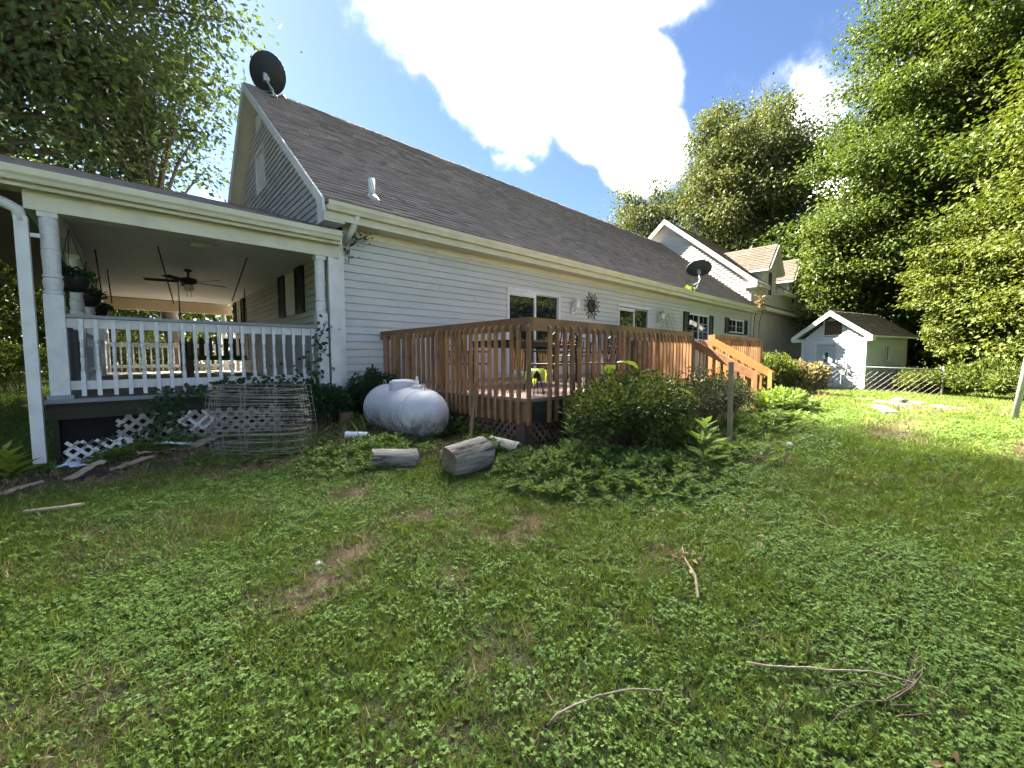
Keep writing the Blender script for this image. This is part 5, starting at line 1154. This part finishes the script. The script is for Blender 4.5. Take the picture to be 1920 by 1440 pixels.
# ------------------------------------------------------------------ shrubs
def shrub(name, label, c, rad, n, leaf, m, cat='shrub', group=None, seed=1, stems=14, shell=3.0, flat=1.0, twig='twig', lumps=26, lift=.0):
    rs = np.random.default_rng(seed); x, y = c; z0 = g1(x, y); rx, ry, rz = rad; o = thing(name, label, cat, (x, y, z0), group=group); org = (x, y, z0)
    k = lumps; d = unit(rs.normal(size=(k, 3))); d[:, 2] = np.abs(d[:, 2]) * 1.0 - .25
    C = np.array([x, y, z0 + rz * (.55 + lift)]) + d * (rs.random((k, 1)) ** (1 / shell)) * [rx * .85, ry * .85, rz * .5]
    w = rs.integers(0, k, n); off = rs.normal(size=(n, 3)); off = unit(off) * (rs.random((n, 1)) ** .45) * np.array([rx, ry, rz * flat]) * .30
    P_ = C[w] + off; P_[:, 2] = np.maximum(P_[:, 2], gz(P_[:, 0], P_[:, 1]) + .02)
    up = np.clip((P_[:, 2] - z0) / (rz * 1.1), 0, 1)
    out = unit(off) + rs.normal(size=(n, 3)) * .5 + [0, 0, .25]
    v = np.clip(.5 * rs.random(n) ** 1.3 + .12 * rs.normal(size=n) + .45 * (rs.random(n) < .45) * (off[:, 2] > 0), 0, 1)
    inside = (P_[:, 1] > 3.02) & (P_[:, 0] > 3.04) & (P_[:, 0] < 10.98) & (P_[:, 2] < 2) & (P_[:, 1] < 6.75)
    inside |= (P_[:, 1] > 6.68) & (P_[:, 0] > 2.3) & (P_[:, 0] < 34)
    q = ~inside
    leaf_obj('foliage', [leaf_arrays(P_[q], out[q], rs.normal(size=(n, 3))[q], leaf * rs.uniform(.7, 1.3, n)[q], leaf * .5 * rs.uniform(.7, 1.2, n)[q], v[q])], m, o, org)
    mb = MB(org)
    for i in range(stems):
        t = Vector(C[rs.integers(0, k)]); a = rs.random() * 6.28; b = Vector((x + .12 * rx * math.cos(a), y + .12 * ry * math.sin(a), z0 - .02)); mid = b.lerp(t, .5) + Vector((.06 * math.cos(a), .06 * math.sin(a), .08))
        if t.y > 3.0 and 3.0 < t.x < 11 and t.y < 6.7: continue
        mb.tube([b, mid, t], [.013, .009, .004], 4, False)
    if mb.v: mb.build('stems', M[twig], o)
    return o
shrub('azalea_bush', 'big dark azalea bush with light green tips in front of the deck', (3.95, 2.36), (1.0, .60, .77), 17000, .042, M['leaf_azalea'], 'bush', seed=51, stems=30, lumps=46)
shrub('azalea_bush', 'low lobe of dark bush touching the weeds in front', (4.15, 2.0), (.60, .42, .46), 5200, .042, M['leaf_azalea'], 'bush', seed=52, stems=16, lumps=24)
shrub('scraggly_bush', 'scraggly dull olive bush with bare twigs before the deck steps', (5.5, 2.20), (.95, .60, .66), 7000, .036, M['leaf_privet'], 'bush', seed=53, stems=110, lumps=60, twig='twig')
shrub('scraggly_bush', 'thin twiggy bush between the stake and the handrail', (6.55, 2.25), (.50, .40, .52), 2600, .038, M['leaf_privet'], 'bush', seed=54, stems=70, lumps=34)
shrub('corner_shrub', 'dark rounded shrub between the house corner and the deck', (2.72, 6.15), (.40, .42, .72), 5200, .055, M['leaf_vine'], 'shrub', seed=55, stems=14)
shrub('corner_shrub', 'dark leafy shrub at the porch end by the downspout', (1.98, 6.22), (.52, .32, .56), 4600, .065, M['leaf_vine'], 'shrub', seed=56, stems=12)
shrub('sunlit_shrub', 'sunlit light green shrub beyond the deck steps', (11.3, 2.9), (.8, .6, .9), 5200, .075, M['leaf_yellow'], 'shrub', seed=57, stems=26)
shrub('dry_shrub', 'dry straw-coloured shrub beside the sunlit one', (12.0, 2.5), (1.1, .6, .72), 4200, .11, M['leaf_drybrush'], 'shrub', seed=58, stems=60, flat=1.2)
shrub('dry_shrub', 'brown dead clump at the foot of the shed gate', (13.4, 2.9), (1.5, .55, .42), 2600, .10, M['leaf_dead'], 'shrub', seed=59, stems=20)
shrub('low_weeds_clump', 'low green weeds at the foot of the deck steps', (7.3, 1.75), (.8, .4, .30), 2200, .09, M['leaf_weed'], 'weeds', seed=60, stems=4)
fx = [(23.9, 1.05, .8, .55, .9), (22.5, .75, 1.0, .7, 1.0), (21.8, -.3, 1.2, .9, 1.2), (20.6, -.9, 1.1, .9, 1.35), (19.4, -1.6, 1.2, .9, 1.1), (18.2, -2.3, 1.2, 1.0, 1.0), (26.0, -.5, 1.5, .8, 1.7), (22.6, -1.6, 1.5, 1.0, 2.1), (17.0, -2.9, 1.2, 1.0, 1.1)]
fl = ['leafy bush against the shed side wall', 'leafy bush behind the fence, next to the shed', 'leafy bush behind the fence corner post', 'broad bush right of the fence corner', 'low bush at the wood edge behind the white boards', 'low bush at the wood edge near the swing set', 'taller bush below the young maple', 'taller bush under the yellow-green maple', 'low bush right behind the swing set leg']
for i, (x, y, a, b, h) in enumerate(fx): shrub('wood_edge_bush', fl[i], (x, y), (a, b, h), 3400, .13, M['leaf_yellow'], 'bush', 'bushes along the wood edge', 70 + i, 10, flat=.7)
lx = [(-3.6, 13.5, 1.0, 1.0, 1.6), (-4.6, 15.5, 1.2, 1.2, 2.0), (-2.6, 18.0, 1.2, 1.0, 1.4), (.4, 20.5, 1.8, 1.0, 1.7), (2.6, 21.0, 1.6, 1.0, 1.6)]
ll = ['sunlit bush at the left picture edge beside the downspout', 'tall leafy bush behind the leftmost one', 'bush behind the grey privacy boards', 'sunlit bush behind the rear porch railing', 'bush behind the swing beyond the porch']
for i, (x, y, a, b, h) in enumerate(lx): shrub('yard_bush', ll[i], (x, y), (a, b, h), 3600, .12, M['leaf_yellow'], 'bush', 'bushes behind the porch', 90 + i, 10, flat=.7)
# ------------------------------------------------------------------ vines, big leaves, weeds
def vine(label, pts, n, spread, leaf, seed, name='climbing_vine', m='leaf_vine'):
    rs = np.random.default_rng(seed); A_ = np.array(pts, float); seg = rs.integers(0, len(A_) - 1, n); t = rs.random((n, 1)); P_ = A_[seg] * (1 - t) + A_[seg + 1] * t + rs.normal(size=(n, 3)) * np.array(spread)
    o = thing(name, label, 'vine', tuple(A_[0])); org = tuple(A_[0]); d = rs.normal(size=(n, 3)) * .6 + [0, -.5, -.5]
    leaf_obj('foliage', [leaf_arrays(P_, d, np.tile([.2, -.8, .5], (n, 1)) + rs.normal(size=(n, 3)) * .3, leaf * rs.uniform(.6, 1.2, n), leaf * .85 * rs.uniform(.6, 1.1, n), rs.random(n))], M[m], o, org)
    MB(org).tube(pts, .005, 4, False).build('stem', M['twig'], o)
vine('vine climbing the right porch post and railing end', [(2.1, 6.5, .5), (2.0, 6.52, 1.0), (1.95, 6.52, 1.5), (2.15, 6.5, 2.0)], 110, (.10, .03, .06), .085, 101)
vine('vine hanging over the porch floor edge onto the lattice', [(.15, 6.5, .45), (.2, 6.48, .75), (.3, 6.5, 1.0), (.7, 6.5, 1.1), (1.2, 6.5, 1.1)], 260, (.13, .04, .06), .085, 102)
vine('vine leaves creeping along the railing foot behind the wire roll', [(1.0, 6.5, .9), (1.5, 6.48, 1.1), (1.9, 6.5, 1.05)], 200, (.15, .05, .12), .08, 103)
vine('dry vine dangling under the gutter at the house corner', [(2.55, 6.5, 3.5), (2.75, 6.66, 3.40), (2.95, 6.6, 3.52), (2.62, 6.68, 3.3), (2.60, 6.70, 3.0)], 60, (.07, .02, .05), .06, 104)
vine('green seedlings sprouting in the gutter below the far dish', [(14.0, 6.33, 3.83), (14.2, 6.33, 3.86), (14.5, 6.33, 3.82)], 30, (.10, .02, .05), .10, 105, 'gutter_seedling', 'leaf_lime')
vine('dry weed clump growing from the gutter at the wing corner', [(21.6, 6.33, 3.8), (21.9, 6.3, 4.3), (22.1, 6.3, 4.0)], 110, (.22, .05, .2), .14, 106, 'gutter_weed', 'leaf_straw')
for i, (x, y, z, a, L, lab) in enumerate(((3.93, 2.52, 1.43, -.6, .30, 'big pale heart-shaped leaf resting on top of the azalea'), (4.38, 2.1, 1.12, -1.0, .30, 'big green heart-shaped leaf on the right of the azalea'))):
    p = thing('broad_leaf_plant', lab, 'plant', (x, y, z), group='broad leaves poking out of the azalea'); mb = MB((x, y, z)); big_leaf(mb, (x, y, z), (math.cos(a), math.sin(a), .1), L, .22, .7); mb.build('leaf', M['leaf_weed'], p, True)
    mb = MB((x, y, z)); big_leaf(mb, (x, y, z - .03), (math.cos(a + 1.8), math.sin(a + 1.8), .0), L * .8, .18, .9); mb.build('leaf', M['leaf_weed'], p, True)
    MB((x, y, z)).tube([(x, y, z), (x + .02, y + .05, z - .45)], .007, 5).build('stem', M['leaf_weed'], p)
def sprig_arrays(rs, x, y, h, nl, L):
    z = g1(x, y); t = np.sort(rs.random(nl)) ** .8; ln = rs.normal(size=2) * .12
    P_ = np.stack([x + ln[0] * t * h, y + ln[1] * t * h, z + .02 + h * t], 1); a = np.arange(nl) * 2.4 + rs.random() * 6; d = np.stack([np.cos(a), np.sin(a), .35 + .6 * t], 1)
    return P_, d, L * (.75 + .5 * rs.random(nl)) * (1.1 - .45 * t), t
def sprig_thing(label, x, y, h, nl, L, seed, m='leaf_weed', grp=None):
    rs = np.random.default_rng(seed); P_, d, Ls, t = sprig_arrays(rs, x, y, h, nl, L); o = thing('weed_plant', label, 'weed', (x, y, g1(x, y)), group=grp); org = (x, y, g1(x, y))
    leaf_obj('leaves', [leaf_arrays(P_, d, np.tile([0, 0, 1.], (nl, 1)), Ls, Ls * .34, np.clip(.4 + .6 * rs.random(nl), 0, 1), .25)], M[m], o, org); MB(org).tube([(x, y, org[2]), tuple(P_[-1])], .006, 5).build('stem', M['leaf_weed'], o)
sprig_thing('tall upright weed with lance leaves beside the deck lattice', 3.16, 2.52, .42, 22, .17, 201); sprig_thing('broad-leaved weed at the foot of the stake', 4.05, 1.58, .34, 16, .24, 202); sprig_thing('weed with drooping leaves in front of the stake', 3.75, 1.45, .28, 14, .2, 203); sprig_thing('weed coloured lime as if sunlit beside the downspout foot', -.95, 6.35, .26, 34, .2, 204, 'leaf_lime'); sprig_thing('lime weed at the left picture edge', -1.15, 6.05, .22, 24, .2, 205, 'leaf_lime')  # sunlight on the downspout weed is painted as bright lime leaf colour
rs = np.random.default_rng(77); arrs = []
def weed_zone(cx, cy, rx, ry, n, h, L, rot=0):
    for _ in range(n):
        q = rs.random() ** .62; a = rs.random() * 6.28; u, v = q * math.cos(a) * rx, q * math.sin(a) * ry; x = cx + u * math.cos(rot) - v * math.sin(rot); y = cy + u * math.sin(rot) + v * math.cos(rot)
        if y > 2.98 and 3.02 < x < 11: continue
        nl = int(rs.integers(7, 13)); P_, d, Ls, t = sprig_arrays(rs, x, y, h * rs.uniform(.4, 1.15) * (1.15 - .75 * q), nl, L * (1.1 - .4 * q))
        arrs.append(leaf_arrays(P_, d, np.tile([0, 0, 1.], (nl, 1)) + rs.normal(size=(nl, 3)) * .2, Ls, Ls * rs.uniform(.32, .5), np.clip(rs.uniform(.2, .8) + .2 * rs.normal(size=nl), 0, 1), .2))
weed_zone(2.9, 2.3, .75, .6, 260, .22, .10, -.4); weed_zone(3.2, 1.85, 1.05, .6, 330, .15, .085, -.5); weed_zone(4.2, 1.45, .7, .4, 120, .14, .085, -.4); weed_zone(2.75, 3.3, .3, .5, 90, .16, .11); weed_zone(1.9, 4.3, .8, .7, 260, .13, .10); weed_zone(1.2, 5.3, .9, .5, 180, .12, .09); weed_zone(2.5, 5.6, .5, .7, 120, .2, .1); weed_zone(.2, 6.25, 1.0, .25, 120, .16, .09); weed_zone(6.0, 1.5, 1.2, .4, 160, .14, .1, -.1); weed_zone(2.95, 4.2, .2, .8, 60, .22, .12)
tag(leaf_obj('weeds', arrs, M['leaf_weed'], None, (2.75, 2.35, 0)), 'leafy green weeds in front of the deck and tank', 'weeds', kind='stuff')
arrs = []
for _ in range(300):
    x, y = 2.05 + rs.normal() * .35, 4.95 + rs.normal() * .28; arrs.append(leaf_arrays(np.array([[x, y, g1(x, y) + .02]]), np.array([[rs.normal(), rs.normal(), .5 * rs.random()]]), np.array([[0, 0, 1.]]), np.array([rs.uniform(.15, .4)]), np.array([.008]), np.array([rs.random()])))
tag(leaf_obj('dry_straw', arrs, M['leaf_straw'], None, (2.0, 5.0, 0)), 'dry straw stalks beside the wire roll', 'straw', kind='stuff')
# ------------------------------------------------------------------ lawn growth: clover, grass and dead blades scattered on the ground
def proto(name, arrs, m):
    Vs, Fs, As = [], [], []; k = 0
    for V, Fc, A in arrs: Vs.append(V); Fs.append(Fc + k); As.append(A); k += len(V)
    return bpy.data.objects.new(name, np_mesh(name, np.concatenate(Vs), np.concatenate(Fs), m, {'v': np.concatenate(As)}))
def clover(seed):
    r_ = np.random.default_rng(seed); out = []
    for _ in range(28):
        q = .06 * math.sqrt(r_.random()); a = r_.random() * 6.28; c = np.array([q * math.cos(a), q * math.sin(a), r_.uniform(.012, .036)]); s = r_.uniform(.0062, .0105); b = r_.random() * 6.28; tl = r_.normal(size=3) * .3 + [0, 0, 1]
        d = np.stack([np.cos(b + np.arange(3) * 2.09), np.sin(b + np.arange(3) * 2.09), r_.normal(size=3) * .25], 1); val = np.full(3, r_.random())
        out.append(leaf_arrays(np.tile(c, (3, 1)), d, np.tile(tl, (3, 1)), np.full(3, s), np.full(3, s * 1.05), val, .12))
    return out
def tuft(seed, n=18, h=.045, w=.005, sp=.035):
    r_ = np.random.default_rng(seed); P_ = np.stack([r_.normal(size=n) * sp, r_.normal(size=n) * sp, np.zeros(n)], 1); d = np.stack([r_.normal(size=n) * .7, r_.normal(size=n) * .7, np.full(n, 1.0)], 1)
    L = h * r_.uniform(.6, 1.3, n); return [leaf_arrays(P_, d, rdir(n) * .5 + [1, 0, .2], L, np.full(n, w) * r_.uniform(.8, 1.6, n), r_.random(n), .1)]
def broad(seed):
    r_ = np.random.default_rng(seed); n = 8; a = np.arange(n) * .8 + r_.random(n) * .4; d = np.stack([np.cos(a), np.sin(a), r_.uniform(.2, .9, n)], 1); L = r_.uniform(.018, .034, n)
    return [leaf_arrays(np.zeros((n, 3)) + [0, 0, .005], d, np.tile([0, 0, 1.], (n, 1)), L, L * .42, r_.random(n), .15)]
PC = [proto('clover_%d' % i, clover(300 + i), M['leaf_clover']) for i in range(4)]; PB = [proto('broad_%d' % i, broad(330 + i), M['leaf_clover']) for i in range(3)]
PG = [proto('tuft_%d' % i, tuft(310 + i), M['leaf_grass']) for i in range(4)]; PS = [proto('straw_%d' % i, tuft(320 + i, 12, .06, .004, .04), M['leaf_straw']) for i in range(3)]
def crumb(seed):
    r_ = np.random.default_rng(seed); V = np.array([[1, 0, 0], [-1, 0, 0], [0, 1, 0], [0, -1, 0], [0, 0, .8], [0, 0, -.8]]) * .007 * r_.uniform(.6, 1.4, (6, 1))
    Fc = np.array([[0, 2, 4], [2, 1, 4], [1, 3, 4], [3, 0, 4], [2, 0, 5], [1, 2, 5], [3, 1, 5], [0, 3, 5]]); return [(V, Fc, np.full(6, r_.random()))]
M['crumb'] = plain('soil_crumb', (.13, .095, .07), .95, .1, var=.5, scale=60)
PK = [proto('crumb_%d' % i, crumb(340 + i), M['crumb']) for i in range(4)]
lx_ = axis_coords(-14, 34, -2, 6, .10); ly_ = axis_coords(-12, 28, -1.5, 6.5, .10); LX, LY = np.meshgrid(lx_, ly_, indexing='ij')
dist = np.sqrt(LX ** 2 + LY ** 2); az = np.arctan2(LY, LX) - math.radians(47.2); az = (az + math.pi) % (2 * math.pi) - math.pi
vis = (np.abs(az) < math.radians(68)) & (dist > .5) & (dist < 34) & ~((LY > 6.62) & (LX > -.75) & (LX < 33.6) & (LY < 16.7)) & ~((LY > 3.1) & (LX > 3.1) & (LX < 10.9)) & ~((LX > 22.4) & (LX < 26.4) & (LY > 2.4) & (LY < 4.9))
far = np.clip(3.2 / np.maximum(dist, 3.2), .12, 1) ** 1.55; sct = np.clip((dist / 3.0) ** .55, .9, 2.6)
dd = dirt(LX, LY); cl = np.clip((fbm(LX, LY, .9, 31) - .46) * 6, 0, 1); dry = np.clip((fbm(LX, LY, .7, 51) - .55) * 5, 0, 1)
base_d = np.where(vis, far, 0) * (1 - .93 * dd)
attrs = {'d_clover': (base_d * (.25 + .75 * cl) * (1 - .6 * dry)).ravel(), 'd_grass': (base_d * (1 - .55 * cl)).ravel(), 'd_straw': (np.where(vis, far, 0) * (.05 + .5 * dry + .8 * dd * (dd < .99))).ravel(), 'd_crumb': (np.where(vis & (dd < .99) , far, 0) * dd).ravel(), 'sc': sct.ravel()}
lme = grid_mesh('lawn_grass', LX, LY, gz(LX, LY), M['leaf_grass'], attrs); lawn = link(bpy.data.objects.new('lawn_grass', lme)); tag(lawn, 'short grass and clover covering the yard', 'grass', kind='stuff')
ng = bpy.data.node_groups.new('lawn_scatter', 'GeometryNodeTree'); ng.interface.new_socket('Geometry', in_out='INPUT', socket_type='NodeSocketGeometry'); ng.interface.new_socket('Geometry', in_out='OUTPUT', socket_type='NodeSocketGeometry')
gi = ng.nodes.new('NodeGroupInput'); go = ng.nodes.new('NodeGroupOutput'); jo = ng.nodes.new('GeometryNodeJoinGeometry'); GL = ng.links.new
def named(n):
    a = ng.nodes.new('GeometryNodeInputNamedAttribute'); a.data_type = 'FLOAT'; a.inputs['Name'].default_value = n; return a.outputs['Attribute']
def gm(op, a, b):
    n = ng.nodes.new('ShaderNodeMath'); n.operation = op
    for i, v in enumerate((a, b)):
        if isinstance(v, (int, float)): n.inputs[i].default_value = v
        else: GL(v, n.inputs[i])
    return n.outputs[0]
def rv(lo, hi, ty, seed):
    n = ng.nodes.new('FunctionNodeRandomValue'); n.data_type = ty; n.inputs['Seed'].default_value = seed
    if ty == 'FLOAT_VECTOR': n.inputs[0].default_value = lo; n.inputs[1].default_value = hi; return n.outputs[0]
    n.inputs[2].default_value = lo; n.inputs[3].default_value = hi; return n.outputs[1]
for k, (pro, at, dens, s0, s1) in enumerate(((PC, 'd_clover', 430, .7, 1.2), (PG, 'd_grass', 820, .5, 1.1), (PB, 'd_grass', 520, .55, 1.15), (PS, 'd_straw', 480, .5, 1.2), (PK, 'd_crumb', 1300, .4, 1.5))):
    dp = ng.nodes.new('GeometryNodeDistributePointsOnFaces'); dp.distribute_method = 'RANDOM'; dp.inputs['Seed'].default_value = k + 5
    GL(gi.outputs[0], dp.inputs['Mesh']); GL(gm('MULTIPLY', named(at), dens), dp.inputs['Density'])
    jp = ng.nodes.new('GeometryNodeJoinGeometry')
    for p in pro:
        oi = ng.nodes.new('GeometryNodeObjectInfo'); oi.inputs['Object'].default_value = p; oi.inputs['As Instance'].default_value = True; GL(oi.outputs['Geometry'], jp.inputs[0])
    ip = ng.nodes.new('GeometryNodeInstanceOnPoints'); GL(dp.outputs['Points'], ip.inputs['Points']); GL(jp.outputs[0], ip.inputs['Instance']); ip.inputs['Pick Instance'].default_value = True
    GL(rv((-.25, -.25, 0), (.25, .25, 6.283), 'FLOAT_VECTOR', k + 20), ip.inputs['Rotation']); GL(gm('MULTIPLY', rv(s0, s1, 'FLOAT', k + 40), named('sc')), ip.inputs['Scale']); GL(ip.outputs[0], jo.inputs[0])
GL(jo.outputs[0], go.inputs[0])
md = lawn.modifiers.new('scatter', 'NODES'); md.node_group = ng
